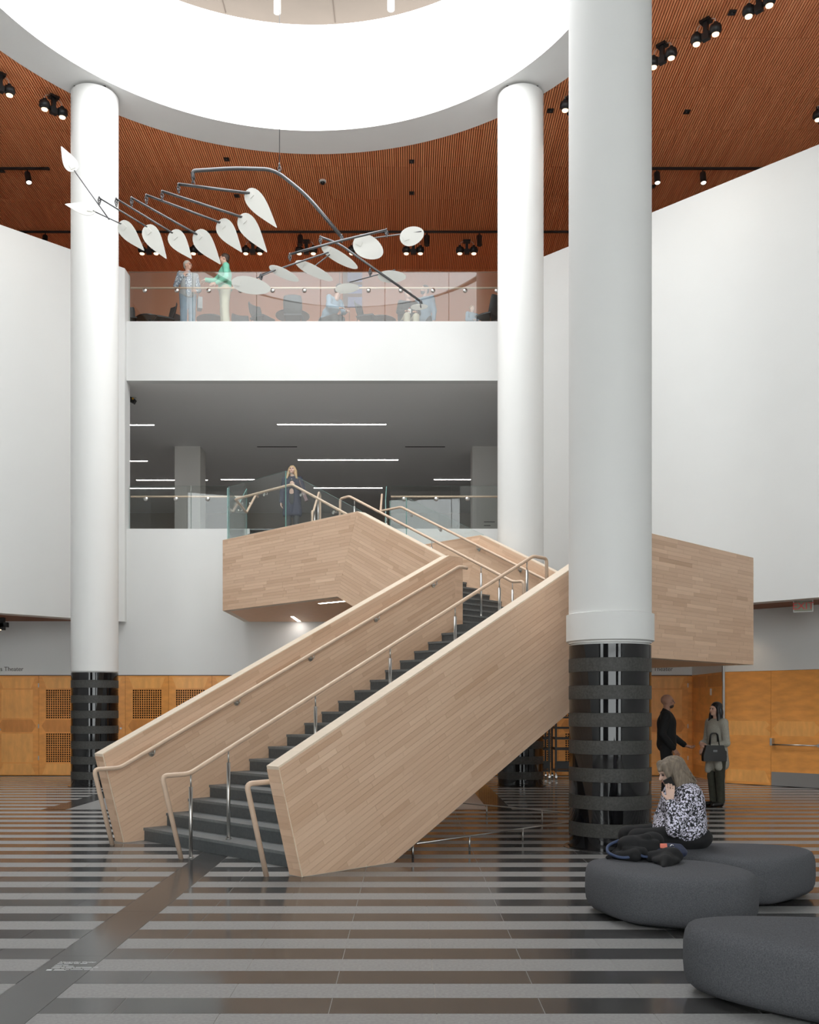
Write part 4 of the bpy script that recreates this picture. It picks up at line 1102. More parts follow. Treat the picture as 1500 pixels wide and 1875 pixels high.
# ------------------------------------------------------------------ figures: smooth-blended solids turned into one skin
def _cap(P, a, b, ra, rb):
    a = np.array(a, float); b = np.array(b, float); ab = b-a; L2 = max(1e-9, ab@ab)
    t = np.clip(((P-a)@ab)/L2, 0, 1)
    d = P-(a+t[..., None]*ab)
    return np.sqrt((d*d).sum(-1))-(ra+(rb-ra)*t)
def _ell(P, c, r, R):
    q = P-np.array(c, float)
    if R is not None: q = q@R
    r = np.array(r, float); k0 = np.sqrt(((q/r)**2).sum(-1)); k1 = np.sqrt(((q/(r*r))**2).sum(-1))+1e-9
    return k0*(k0-1)/k1
def sdf_mesh(prims, vox, cuts=()):
    """prims: ('c',a,b,ra,rb,k) capsule, ('e',c,r,R,k) ellipsoid, ('-e',c,r,R,k) carved ellipsoid; cuts: (point, normal) keep the side against normal"""
    lo = np.full(3, 1e9); hi = np.full(3, -1e9)
    def bb(p):
        if p[0] == 'c':
            A, B = np.array(p[1], float), np.array(p[2], float); r = max(p[3], p[4]); return np.minimum(A, B)-r, np.maximum(A, B)+r
        r = max(p[2]); c = np.array(p[1], float); return c-r, c+r
    for p in prims:
        if p[0] != '-e':
            a, b = bb(p); lo = np.minimum(lo, a); hi = np.maximum(hi, b)
    lo -= 3*vox; hi += 3*vox; n = np.ceil((hi-lo)/vox).astype(int)+1
    F = np.full(n, .06)
    ax = [lo[i]+vox*np.arange(n[i]) for i in range(3)]
    for p in prims:
        a, b = bb(p); m = .05
        i0 = np.maximum(0, np.floor((a-m-lo)/vox).astype(int)); i1 = np.minimum(n, np.ceil((b+m-lo)/vox).astype(int)+1)
        if (i1 <= i0).any(): continue
        G = np.stack(np.meshgrid(*[ax[i][i0[i]:i1[i]] for i in range(3)], indexing='ij'), -1)
        d = _cap(G, *p[1:5]) if p[0] == 'c' else _ell(G, p[1], p[2], p[3])
        k = p[5] if p[0] == 'c' else p[4]
        sl = tuple(slice(i0[i], i1[i]) for i in range(3)); f = F[sl]
        if p[0] == '-e':
            F[sl] = np.maximum(f, -d)
        else:
            h = np.clip(.5+.5*(f-d)/k, 0, 1); F[sl] = f*(1-h)+d*h-k*h*(1-h)
    for q, nn in cuts:
        G = np.stack(np.meshgrid(*ax, indexing='ij'), -1); nn = np.array(nn, float); nn /= np.linalg.norm(nn)
        F = np.maximum(F, (G-np.array(q, float))@nn)
    # surface nets
    ins = F < 0
    cnt = np.zeros(np.array(n)-1); acc = np.zeros((*(np.array(n)-1), 3))
    X, Y, Z = n
    base = np.stack(np.meshgrid(*[np.arange(k-1) for k in n], indexing='ij'), -1).astype(float)
    cor = [(i, j, k) for i in (0, 1) for j in (0, 1) for k in (0, 1)]
    def sub_(c): return F[c[0]:X-1+c[0], c[1]:Y-1+c[1], c[2]:Z-1+c[2]]
    for c0 in cor:
        for axn in range(3):
            if c0[axn] == 1: continue
            c1 = list(c0); c1[axn] = 1
            f0, f1 = sub_(c0), sub_(c1); x = (f0 < 0) != (f1 < 0)
            if not x.any(): continue
            t = f0[x]/(f0[x]-f1[x]); pt = np.zeros((t.size, 3)); pt[:] = c0; pt[:, axn] = t
            acc[x] += pt; cnt[x] += 1
    ok = cnt > 0; idx = -np.ones(ok.shape, int); idx[ok] = np.arange(ok.sum())
    V = lo+vox*(base[ok]+acc[ok]/cnt[ok][:, None])
    faces = []
    for axn in range(3):
        a0 = [slice(None)]*3; a1 = [slice(None)]*3; a0[axn] = slice(0, -1); a1[axn] = slice(1, None)
        s0 = ins[tuple(a0)]; s1 = ins[tuple(a1)]
        u, v = (axn+1) % 3, (axn+2) % 3
        for flip in (False, True):
            e = np.argwhere((s0 & ~s1) if not flip else (~s0 & s1))
            e = e[(e[:, u] > 0) & (e[:, v] > 0)]
            if not len(e): continue
            du = np.zeros(3, int); du[u] = 1; dv = np.zeros(3, int); dv[v] = 1
            e = e[(e[:, u] < idx.shape[u]) & (e[:, v] < idx.shape[v]) & (e[:, axn] < idx.shape[axn])]
            q = [idx[tuple((e-du-dv).T)], idx[tuple((e-dv).T)], idx[tuple(e.T)], idx[tuple((e-du).T)]]
            q = np.stack(q if not flip else q[::-1], 1); faces.append(q[(q >= 0).all(1)])
    return V, np.concatenate(faces)
def sdf_obj(name, prims, vox, mat, parent, cuts=()):
    V, Fc = sdf_mesh(prims, vox, cuts)
    me = bpy.data.meshes.new(name); me.vertices.add(len(V)); me.vertices.foreach_set('co', V.ravel())
    me.loops.add(Fc.size); me.loops.foreach_set('vertex_index', Fc.ravel()); me.polygons.add(len(Fc))
    me.polygons.foreach_set('loop_start', np.arange(0, Fc.size, 4)); me.polygons.foreach_set('loop_total', np.full(len(Fc), 4))
    me.polygons.foreach_set('use_smooth', np.ones(len(Fc), bool)); me.update(calc_edges=True); me.validate()
    me.materials.append(MATS[mat])
    return obj_mesh(name, me, parent)
def v3(*a): return np.array(a, float)
def rotm(yaw, pitch=0, roll=0):
    return np.array(Matrix.Rotation(yaw, 3, 'Z') @ Matrix.Rotation(pitch, 3, 'X') @ Matrix.Rotation(roll, 3, 'Y'))
def joints(h, **over):
    """standing figure facing -Y; s=-1 is the figure's right (picture left)"""
    J = dict(pelvis=v3(0, 0, .535*h), waist=v3(0, 0, .62*h), chest=v3(0, 0, .72*h), neck=v3(0, .005, .825*h), head=v3(0, -.012*h, .925*h))
    for s, n in ((-1, 'R'), (1, 'L')):
        J['sh'+n] = v3(s*.105*h, 0, .800*h); J['el'+n] = v3(s*.135*h, .015, .625*h); J['wr'+n] = v3(s*.14*h, -.03, .48*h)
        J['hip'+n] = v3(s*.052*h, 0, .51*h); J['kn'+n] = v3(s*.056*h, -.012, .285*h); J['an'+n] = v3(s*.056*h, .02, .05*h)
        J['toe'+n] = v3(s*.07*h, -.085*h+.02, .022*h)
        J['hd'+n] = v3(0, -.15, -1); J['pn'+n] = v3(-s, 0, 0)
    for k, val in over.items(): J[k] = np.array(val, float)
    return J
def torso(J, h, g, k=.04, w=1.0, d=1.0):
    def el(c, r): return ('e', J[c] if isinstance(c, str) else c, (r[0]*h*w+g, r[1]*h*d+g, r[2]*h+g), None, k)
    out = [el('pelvis', (.096, .066, .072)), el('waist', (.084, .058, .085)), el('chest', (.098, .064, .105))]
    out.append(('c', J['shR']*.85+J['chest']*.15, J['shL']*.85+J['chest']*.15, .034*h+g, .034*h+g, k))
    out.append(('c', J['chest'], J['waist'], .062*h*d+g, .058*h*d+g, k)); out.append(('c', J['waist'], J['pelvis'], .058*h*d+g, .064*h*d+g, k))
    return out
def arms(J, h, g, which='RL', lower=True, k=.02, t1=1.0):
    out = []
    for n in which:
        out.append(('c', J['sh'+n], J['el'+n], .031*h+g, .026*h+g, k))
        if lower: out.append(('c', J['el'+n], J['el'+n]+(J['wr'+n]-J['el'+n])*t1, .026*h+g, .0175*h+g, k))
    return out
def legs(J, h, g, k=.025, t1=1.0, ank=.024, which='RL'):
    out = []
    for n in which:
        out.append(('c', J['hip'+n], J['kn'+n], .054*h+g, .036*h+g, k)); out.append(('c', J['kn'+n], J['kn'+n]+(J['an'+n]-J['kn'+n])*t1, .036*h+g, ank*h+g, k))
    return out
def feet(J, h, g, k=.02):
    out = []
    for n in 'RL':
        a, t = J['an'+n], J['toe'+n]; heel = a+v3(0, .0, -.022*h)
        out += [('c', a, heel, .022*h+g, .022*h+g, k), ('c', heel, t, .022*h+g, .019*h+g, k)]
    return out
def hand(w, d, n, side, s=1.0, curl=.45, spread=1.0):
    """palm and five unequal, bent fingers; d along the fingers, n the way the palm faces, side +1/-1 the thumb's side"""
    d = d/np.linalg.norm(d); n = n-d*(n@d); n = n/np.linalg.norm(n); sd = np.cross(d, n)*side
    out = [];
    for o in (-.026, -.009, .009, .026): out.append(('c', w+d*.01*s+sd*o*.6*s, w+d*.085*s+sd*o*s, .013*s, .0115*s, .008))
    for o, L, kk in ((.030, .062, 1), (.011, .072, 1.05), (-.009, .068, 1.1), (-.028, .053, 1.2)):
        b = w+d*.088*s+sd*o*s; c = curl*kk; p = b
        for j, f in enumerate((.42, .33, .25)):
            an = c*(j+.6); dd = d*math.cos(an)+n*math.sin(an)+sd*o*2*spread*(1-j*.3); dd /= np.linalg.norm(dd); q = p+dd*L*f*1.25*s
            out.append(('c', p, q, .0088*s, .0078*s, .004)); p = q
    b = w+d*.022*s+sd*.026*s; d1 = d*.62+sd*.68+n*.38; d1 /= np.linalg.norm(d1); q = b+d1*.042*s; d2 = d*.85+sd*.25+n*.45; d2 /= np.linalg.norm(d2)
    out += [('c', b, q, .0135*s, .0105*s, .006), ('c', q, q+d2*.034*s, .0102*s, .0085*s, .004)]
    return out
def head(J, h, R):
    c = J['head']; f = lambda x, y, z: c+R@(v3(x, y, z)*h)
    E = lambda p, r, k: ('e', f(*p), tuple(np.array(r)*h), R, k)
    return [E((0, .010, .014), (.0440, .0545, .0500), .012), E((0, -.014, -.022), (.0345, .038, .040), .016), E((0, -.034, -.047), (.016, .014, .013), .012),
            ('c', f(0, -.050, .004), f(0, -.0605, -.014), .0055*h, .0072*h, .006), E((0, -.043, .016), (.030, .012, .007), .012),
            E((.0425, .008, -.006), (.006, .012, .017), .004), E((-.0425, .008, -.006), (.006, .012, .017), .004),
            E((0, -.047, -.031), (.013, .008, .0055), .006), E((.024, -.036, -.014), (.014, .012, .012), .012), E((-.024, -.036, -.014), (.014, .012, .012), .012),
            ('c', J['neck']-v3(0, 0, .02*h), f(0, .008, -.030), .034*h, .031*h, .02)]
def face_bits(J, h, R, t):
    c = J['head']; f = lambda x, y, z: c+R@(v3(x, y, z)*h)
    for s in (-1, 1):
        m = MB(); m.smooth = True; m.ball(tuple(f(s*.0165, -.0475, .0035)), .0062*h, 10, (1, 1, .7)); m.build('eye', 'eye_dark', t, origin=(0, 0, 0))
    m = MB(); m.smooth = True; p = [f(x, y, z) for x, y, z in ((-.012, -.0515, -.0305), (-.004, -.0548, -.0298), (.004, -.0548, -.0298), (.012, -.0515, -.0305))]
    m.tube([tuple(q) for q in p], .0026*h, 8); m.build('mouth', 'lip', t, origin=(0, 0, 0))
def hair(kind, J, h, R):
    c = J['head']; f = lambda x, y, z: c+R@(v3(x, y, z)*h)
    E = lambda p, r, k=.012: ('e', f(*p), tuple(np.array(r)*h), R, k)
    C = lambda a, b, ra, rb, k=.014: ('c', f(*a), f(*b), ra*h, rb*h, k)
    face = ('-e', f(0, -.064, -.020), tuple(np.array((.038, .040, .052))*h), R, 0)
    if kind == 'short': return [E((0, .016, .022), (.0485, .0555, .0485)), E((0, .040, -.008), (.036, .026, .034)), face, ('-e', f(.044, .0, -.012), tuple(np.array((.012, .017, .020))*h), R, 0), ('-e', f(-.044, .0, -.012), tuple(np.array((.012, .017, .020))*h), R, 0)]
    if kind == 'long':
        o = [E((0, .016, .022), (.050, .058, .0500)), E((0, .046, -.035), (.044, .030, .062))]
        for s in (-1, 1):
            o += [C((s*.040, -.006, .02), (s*.052, -.010, -.055), .014, .018), C((s*.052, -.010, -.055), (s*.066, -.020, -.125), .018, .012), C((s*.048, .018, .0), (s*.060, .020, -.11), .018, .016), C((s*.06, -.004, -.06), (s*.082, -.01, -.135), .013, .006)]
        return o+[face]
    if kind == 'bob':
        o = [E((0, .016, .022), (.052, .060, .052)), E((0, .042, -.03), (.048, .034, .06))]
        for s in (-1, 1): o += [C((s*.042, .0, .02), (s*.054, .004, -.07), .016, .020), C((s*.046, .026, .0), (s*.056, .034, -.085), .02, .018)]
        return o+[face]
    return []
def person(label, loc, rot, h, skin, J, hair_kind, hair_mat, outfit, yaw=0, pitch=0, roll=0, vox=.008, hands='RL', curl=.4, extra=None, name='person', bodyw=1.0, thumb=None, spread=1.0):
    t = thing(name, label, 'person', loc, None, rot)
    R = rotm(yaw, pitch, roll)
    pr = torso(J, h, -.006, w=bodyw)+arms(J, h, 0)+legs(J, h, -.004)+feet(J, h, -.004)+head(J, h, R)
    for n in hands:
        s = (1 if n == 'L' else -1)*(thumb or {}).get(n, 1)
        pr += hand(J['wr'+n], J['hd'+n], J['pn'+n], s, h/1.72, curl if not isinstance(curl, dict) else curl[n], spread)
    sdf_obj('body', pr, vox, skin, t)
    face_bits(J, h, R, t)
    if hair_kind: sdf_obj('hair', hair(hair_kind, J, h, R), vox, hair_mat, t)
    for (nm, mat, prims, cuts) in outfit(J, h): sdf_obj(nm, prims, vox, mat, t, cuts)
    if extra: extra(t, J, h, R)
    return t
def shoes(J, h, mat='leather_black', g=.006): return ('shoes', mat, feet(J, h, g), [(v3(0, 0, .0), v3(0, 0, -1)), (J['anR']+v3(0, 0, .012), v3(0, 0, 1))])
def trousers(J, h, mat, g=.012, ank=.030, t1=.93):
    return ('trousers', mat, [('e', J['pelvis'], (.096*h+g, .066*h+g, .070*h+g), None, .03)]+legs(J, h, g, ank=ank, t1=t1), [(J['pelvis']+v3(0, 0, .055*h), v3(0, 0, 1))])

# --- the pair talking under the right overhang
def man_black(J, h):
    return [trousers(J, h, 'cloth_black'), shoes(J, h),
            ('jacket', 'cloth_black', torso(J, h, .022, w=1.02, d=1.1)+arms(J, h, .016, t1=.95)+[('c', J['neck']+v3(0, .012, -.01), J['neck']+v3(0, .006, .025), .046*h, .036*h, .015)], [])]
h = 1.73
J = joints(h, elR=(-.22, .06, 1.08), wrR=(-.19, -.12, .86), hdR=(.1, -.5, -.85), pnR=(1, 0, 0), elL=(.27, -.04, 1.07), wrL=(.22, -.27, .90), hdL=(.05, -.9, -.30), pnL=(-.5, 0, .9))
person('bald bearded man in black jacket facing the woman with handbag', (4.13, 15.5, 0), math.radians(72), h, 'skin_tan', J, None, None, man_black, yaw=0, vox=.008,
       extra=lambda t, J, h, R: sdf_obj('beard', [('e', J['head']+R@(v3(0, -.024, -.040)*h), tuple(np.array((.030, .030, .024))*h), R, .01), ('-e', J['head']+R@(v3(0, -.062, -.026)*h), tuple(np.array((.016, .02, .010))*h), R, 0)], .007, 'hair_brown', t))
def woman_cardigan(J, h):
    w = J['waist']; p = J['pelvis']
    return [trousers(J, h, 'cloth_olive', g=.010, ank=.032, t1=.97), shoes(J, h),
            ('top', 'cloth_tank', torso(J, h, .008)[:3], []),
            ('cardigan', 'cloth_cardigan', torso(J, h, .020, d=1.05)+arms(J, h, .012, t1=.92)+[('c', p+v3(0, .03, 0), p+v3(0, .05, -.20), .085*h, .092*h, .04), ('c', p+v3(-.06, -.03, 0), p+v3(-.10, -.07, -.30), .05*h, .035*h, .04), ('c', p+v3(.06, -.03, 0), p+v3(.12, -.06, -.25), .05*h, .035*h, .04)], [(p+v3(0, .0, -.32), v3(0, .3, -1))])]
h = 1.60
J = joints(h, elR=(-.21, -.02, .98), wrR=(-.06, -.24, .96), hdR=(.9, -.35, -.15), pnR=(0, .8, -.5), elL=(.22, .0, .97), wrL=(.06, -.25, .90), hdL=(-.7, -.4, -.6), pnL=(0, .9, 0), toeL=(.10, -.15, .035), toeR=(-.07, -.17, .035), anL=(.06, .03, .08), anR=(-.06, 0, .08))
wl = (4.69, 14.75, 0); wr_ = math.radians(-68)
person('dark-haired woman in grey cardigan and dark trousers, black handbag on her arm', wl, wr_, h, 'skin_light', J, 'long', 'hair_black', woman_cardigan, vox=.0075)
hb = thing('handbag', 'black leather handbag hanging from the forearm of the woman in cardigan', 'bag', (wl[0]-.10, wl[1]-.20, .70))
m = MB(); W_ = WORLD_LOC[hb.name]
m.smooth = False
bx, by, bz = W_
pts = [(-.17, 0, 0), (.17, 0, 0), (.175, 0, .08), (.13, 0, .24), (-.13, 0, .24), (-.175, 0, .08)]
m.prism([(bx+x, by-.055, bz+z) for x, y_, z in pts], (0, .11, 0)); m.build('bag_body', 'leather_black', hb)
for dy in (-.03, .03):
    m = MB(); m.smooth = True; m.tube(rounded([(bx-.07, by+dy, bz+.22), (bx-.05, by+dy*.5, bz+.42), (bx+.05, by+dy*.5, bz+.42), (bx+.07, by+dy, bz+.22)], .05), .009, 8); m.build('bag_handle', 'leather_black', hb)
MB().box(bx-.03, by-.06, bz+.14, bx+.03, by-.055, bz+.17).build('clasp', 'steel_dark', hb)

# --- seated woman on the phone (faces -X of the room: built facing -Y, turned)
h = 1.62
def seated_floral(J, h):
    tor = torso(J, h, .020, w=1.15, d=1.25)
    skirt = [('e', J['pelvis']+v3(0, -.06, .05), (.24, .20, .13), None, .05), ('e', J['waist']+v3(0, .01, .0), (.225, .165, .16), None, .05), ('e', J['chest']+v3(0, .03, .0), (.22, .14, .16), None, .05), ('e', J['chest']+v3(0, .03, .07), (.17, .11, .09), None, .05)]
    return [('trousers', 'cloth_black', [('e', J['pelvis']+v3(0, .015, -.02), (.215, .20, .115), None, .04)]+legs(J, h, .018, ank=.036, t1=.95), []), shoes(J, h),
            ('blouse', 'floral_lavender', tor+skirt+arms(J, h, .020, t1=.86), [(J['pelvis']+v3(0, 0, -.06), v3(0, .25, -1))])]
J = dict(pelvis=v3(0, 0, .47), waist=v3(0, -.02, .60), chest=v3(0, -.035, .73), neck=v3(-.0, -.075, .87), head=v3(.0, -.125, .975),
         shR=v3(-.17, -.04, .80), shL=v3(.17, -.04, .80), elL=v3(.25, -.20, .55), wrL=v3(.185, -.205, .765), elR=v3(-.24, -.10, .58), wrR=v3(-.12, -.17, .53),
         hipR=v3(-.10, -.02, .46), hipL=v3(.10, -.02, .46), knR=v3(-.11, -.44, .46), knL=v3(.10, -.44, .46), anR=v3(-.11, -.46, .08), anL=v3(.10, -.47, .08), toeR=v3(-.12, -.62, .035), toeL=v3(.11, -.63, .035),
         hdL=v3(-.25, .12, 1), pnL=v3(-1, .3, -.1), hdR=v3(.6, -.5, -.3), pnR=v3(0, 0, -1))
sw_loc = (2.25, 7.88, 0); sw_rot = math.radians(-82)
def sw_extra(t, J, h, R):
    d = J['wrL']-J['elL']; d /= np.linalg.norm(d); c = J['wrL']-d*.025
    m = MB(); m.smooth = True; m.lathe(tuple(c), [(.031, -.013), (.035, -.012), (.035, .012), (.031, .013)], 20, axis=tuple(d)); w = m.build('watch_strap', 'pink', t, origin=(0, 0, 0))
    o = v3(.55, -.8, 0); o = o-d*(o@d); o /= np.linalg.norm(o); u = np.cross(d, o)
    m = MB(); m.obox(tuple(c+o*.037), .017, .019, .006, Matrix((Vector(u), Vector(d), Vector(o))).transposed()); m.build('watch_case', 'watch_white', w, origin=(0, 0, 0))
    m = MB(); m.obox(tuple(c+o*.0435), .010, .011, .001, Matrix((Vector(u), Vector(d), Vector(o))).transposed()); m.build('watch_dial', 'exit_face', w, origin=(0, 0, 0))
    # loose grey-blond hair falling over ear and back
    c = J['head']; pr = hair('bob', J, h, R)[:-1]
    f = lambda x, y, z: c+R@(v3(x, y, z)*h)
    pr += [('c', f(.035, -.03, .045), f(.055, -.035, -.005), .018*h, .012*h, .015), ('c', f(0, .05, .0), f(.0, .085, -.085), .040*h, .026*h, .02), ('c', f(.04, .035, -.02), f(.05, .065, -.10), .026*h, .016*h, .02), ('c', f(-.04, .035, -.02), f(-.05, .065, -.10), .026*h, .016*h, .02), ('c', f(0, -.035, .055), f(.02, -.055, .035), .022*h, .012*h, .015), ('e', f(0, .02, .03), (.056*h, .066*h, .050*h), R, .015)]
    rnd = random.Random(3)
    for i in range(46):
        an = rnd.uniform(-1.2, 4.3); z0 = rnd.uniform(-.01, .05); x0, y0 = .052*math.cos(an), .014+.060*math.sin(an)
        if y0 < -.03 and abs(x0) < .034: continue
        pr.append(('c', f(x0, y0, z0), f(x0*1.22+rnd.uniform(-.012, .012), y0*1.15+.02+rnd.uniform(-.01, .01), z0-rnd.uniform(.06, .12)), .007*h, .0035*h, .006))
    pr.append(('-e', f(0, -.070, -.022), tuple(np.array((.034, .036, .050))*h), R, 0))
    sdf_obj('hair', pr, .0055, 'hair_grey_blond', t)
person('woman with grey-blond hair and floral blouse sitting on the bench, phone at her ear', sw_loc, sw_rot, h, 'skin_pale', J, None, None, seated_floral, pitch=.32, yaw=.0, vox=.0058, hands='RL', curl={'L': .42, 'R': .5}, extra=sw_extra, thumb={'L': 1})
Rw = Matrix.Rotation(sw_rot, 3, 'Z'); pc = Rw @ Vector((.108, -.17, .875))
ph = thing('phone', 'dark phone held to the ear by the seated woman', 'phone', (sw_loc[0]+pc.x, sw_loc[1]+pc.y, pc.z), None, sw_rot)
m = MB(); M = Matrix.Rotation(.2, 3, 'Y') @ Matrix.Rotation(.5, 3, 'X'); m.obox((0, 0, 0), .005, .036, .072, M); m.build('phone_body', 'leather_black', ph, origin=(0, 0, 0))
m = MB(); m.obox((-.006, 0, 0), .0008, .033, .067, M); m.build('phone_screen', 'black_stone', ph, origin=(0, 0, 0))

# --- black jacket and navy bag on the bench
bz = .372
jk = thing('jacket', 'crumpled black jacket lying on the nearer bench', 'jacket', (1.72, 7.16, bz))
def rel(x, y, z): return v3(x-1.72, y-7.16, z)
pr = [('e', rel(1.74, 7.24, .07), (.17, .11, .085), None, .03), ('e', rel(1.66, 7.22, .12), (.10, .08, .06), None, .03), ('e', rel(1.83, 7.28, .13), (.09, .07, .07), None, .02),
      ('c', rel(1.55, 7.2, .03), rel(1.66, 7.1, .05), .03, .05, .02), ('c', rel(1.48, 7.22, .015), rel(1.6, 7.25, .06), .012, .045, .02), ('c', rel(1.62, 7.28, .13), rel(1.78, 7.22, .16), .03, .035, .015), ('c', rel(1.7, 7.16, .13), rel(1.84, 7.2, .12), .02, .03, .012),
      ('c', rel(1.90, 7.08, .05), rel(1.84, 6.93, .03), .06, .045, .02), ('c', rel(1.84, 6.93, .03), rel(1.80, 6.84, .012), .045, .012, .02), ('c', rel(1.97, 7.07, .045), rel(1.86, 6.90, .015), .035, .015, .015), ('c', rel(1.78, 7.08, .04), rel(1.93, 7.05, .06), .045, .055, .02), ('c', rel(1.60, 7.16, .09), rel(1.72, 7.10, .08), .02, .03, .01), ('e', rel(1.86, 7.0, .03), (.10, .09, .035), None, .02)]
sdf_obj('jacket_body', pr, .008, 'cloth_black', jk, [(v3(0, 0, .002), v3(0, 0, -1))])
bgn = thing('tote_bag', 'navy bag with looped blue straps beside the black jacket', 'bag', (1.93, 7.27, bz))
sdf_obj('bag_body', [('e', v3(0, 0, .055), (.14, .09, .06), None, .02), ('e', v3(.06, -.01, .05), (.10, .085, .05), None, .02), ('c', v3(-.10, .0, .06), v3(.10, -.01, .085), .035, .025, .02)], .008, 'bag_navy', bgn, [(v3(0, 0, .002), v3(0, 0, -1))])
m = MB(); m.smooth = True
m.tube(rounded([(-.10, -.05, .09), (-.20, -.17, .05), (-.38, -.19, .03), (-.46, -.10, .06), (-.44, -.02, .10), (-.34, .0, .14), (-.2, -.02, .16)], .08), .011, 8); m.build('strap', 'strap_navy', bgn, origin=(0, 0, 0))
m = MB(); m.smooth = True
m.tube(rounded([(-.06, -.08, .09), (-.14, -.2, .05), (-.22, -.21, .04), (-.28, -.14, .10)], .06), .010, 8); m.build('strap', 'strap_navy', bgn, origin=(0, 0, 0))
MB().obox((-.05, -.085, .105), .038, .006, .018, Matrix.Rotation(-.5, 3, 'X')).build('tag', 'tag_coral', bgn, origin=(0, 0, 0))
MB().tube([(.02+.014*math.cos(k), -.10, .10+.018*math.sin(k)) for k in [i*math.pi/4 for i in range(9)]], .004, 6).build('zip_ring', 'chrome', bgn, origin=(0, 0, 0))

# --- woman at the stair head
def woman_coat(J, h):
    p = J['pelvis']; w = J['waist']
    coat = torso(J, h, .022, w=1.0, d=1.0)+arms(J, h, .016, t1=.97)+[('c', w+v3(0, .02, -.05), p+v3(0, .03, -.34), .085*h, .098*h, .05), ('c', w+v3(-.07, .0, -.05), p+v3(-.13, .0, -.36), .07*h, .06*h, .05), ('c', w+v3(.07, .0, -.05), p+v3(.13, .0, -.36), .07*h, .06*h, .05)]
    front = [('-e', v3(0, -.20, 1.02), (.085, .13, .62), None, 0)]
    return [trousers(J, h, 'cloth_charcoal', t1=.96), shoes(J, h), ('top', 'cloth_white', [('e', J['chest']+v3(0, -.005, .10), (.075*h, .050*h, .060*h), None, .02)], []),
            ('tunic', 'cloth_charcoal', torso(J, h, .006)[:3]+[('e', p+v3(0, 0, -.05), (.10*h, .072*h, .10*h), None, .03), ('-e', v3(0, -.12, 1.42), (.045, .12, .10), None, 0)], []),
            ('coat', 'cloth_navy', coat+front, [(p+v3(0, 0, -.42), v3(0, 0, -1))])]
h = 1.64
J = joints(h, elL=(.25, .03, 1.06), wrL=(.09, -.17, 1.14), hdL=(-.5, -.3, .5), pnL=(0, .6, -.4), elR=(-.24, .03, 1.02), wrR=(-.25, -.05, .78))
wc = (-2.66, 22.35, Z2)
person('long-haired woman in open navy coat standing at the top of the stair', wc, math.radians(-4), h, 'skin_pale', J, 'long', 'hair_blond', woman_coat, pitch=-.18, vox=.009, curl={'L': 1.0, 'R': .4})
sb = thing('shoulder_bag', 'small rose metallic shoulder bag at the side of the woman in navy coat', 'bag', (wc[0]+.30, wc[1]-.10, Z2+.80))
m = MB(); m.obox((.0, 0, .10), .035, .06, .12, Matrix.Rotation(-.35, 3, 'Y')); m.build('bag_body', 'bag_rose', sb, origin=(0, 0, 0))
m = MB(); m.smooth = True; m.tube(rounded([(-.03, 0, .20), (-.12, -.01, .42), (-.15, .06, .56)], .05), .010, 8); m.build('strap', 'bag_rose', sb, origin=(0, 0, 0))

# --- two people at the upper balustrade
def woman_vest(J, h):
    return [trousers(J, h, 'cloth_denim', g=.018, ank=.036), shoes(J, h), ('blouse', 'floral_blue', torso(J, h, .010)+arms(J, h, .014, t1=.95)+[('c', J['neck'], J['neck']+v3(0, .0, .02), .042*h, .038*h, .015)], []),
            ('vest', 'cloth_vest', torso(J, h, .026, d=1.1)+[('e', J['pelvis'], (.115*h, .085*h, .09*h), None, .03), ('-e', v3(0, -.17, 1.18), (.085, .115, .42), None, 0)], [(J['pelvis']+v3(0, 0, -.10), v3(0, 0, -1))])]
h = 1.66
J = joints(h, elR=(-.26, .04, 1.06), wrR=(-.12, -.13, 1.24), hdR=(.5, -.2, .6), pnR=(.4, .9, 0), elL=(.25, .03, 1.03), wrL=(.17, -.17, .92), hdL=(-.5, -.6, -.2), pnL=(-.4, .5, 0))
ow = at(344, 0, 22.05)
def glasses(t, J, h, R):
    c = J['head']; f = lambda x, y, z: tuple(c+R@(v3(x, y, z)*h)); m = MB()
    for s in (-1, 1):
        m.tube([f(s*.0175+.011*math.cos(a), -.055, .0035+.009*math.sin(a)) for a in [k*math.pi/4 for k in range(9)]], .0016, 6, caps=False); m.tube([f(s*.029, -.054, .004), f(s*.045, .0, .004)], .0016, 6)
    m.tube([f(-.006, -.056, .004), f(.006, -.056, .004)], .0016, 6); m.build('glasses', 'steel_dark', t, origin=(0, 0, 0))
    m = MB(); m.obox((.27, .03, .72), .05, .10, .13, Matrix.Identity(3)); m.tube([(.25, .02, .84), (.16, .03, 1.36)], .012, 8); m.build('shoulder_bag', 'cloth_vest', t, origin=(0, 0, 0))
person('grey-haired older woman in grey vest and patterned blouse at the upper balustrade', (ow[0], 22.05, Z3), math.radians(20), h, 'skin_light', J, 'short', 'hair_silver', woman_vest, yaw=.75, vox=.009, extra=glasses)
def man_green(J, h):
    return [trousers(J, h, 'cloth_khaki', g=.020, ank=.040), shoes(J, h), ('shirt', 'cloth_green', torso(J, h, .018, d=1.1)+arms(J, h, .016, t1=.9)+[('c', J['neck'], J['neck']+v3(0, 0, .02), .040*h, .036*h, .015)], [(J['pelvis']+v3(0, 0, .0), v3(0, 0, -1))])]
h = 1.80
J = joints(h, elR=(-.20, -.20, 1.22), wrR=(-.12, -.43, 1.19), hdR=(.1, -.8, -.55), pnR=(.3, 0, -.9), elL=(.25, .0, 1.14), wrL=(.18, -.22, 1.02), hdL=(-.2, -.8, -.2), pnL=(-.8, 0, -.3))
gm = at(412, 0, 22.0)
person('dark-haired man in mint green shirt and khaki trousers at the upper balustrade', (gm[0], 22.0, Z3), math.radians(-72), h, 'skin_light', J, 'short', 'hair_brown', man_green, yaw=-.3, vox=.009)

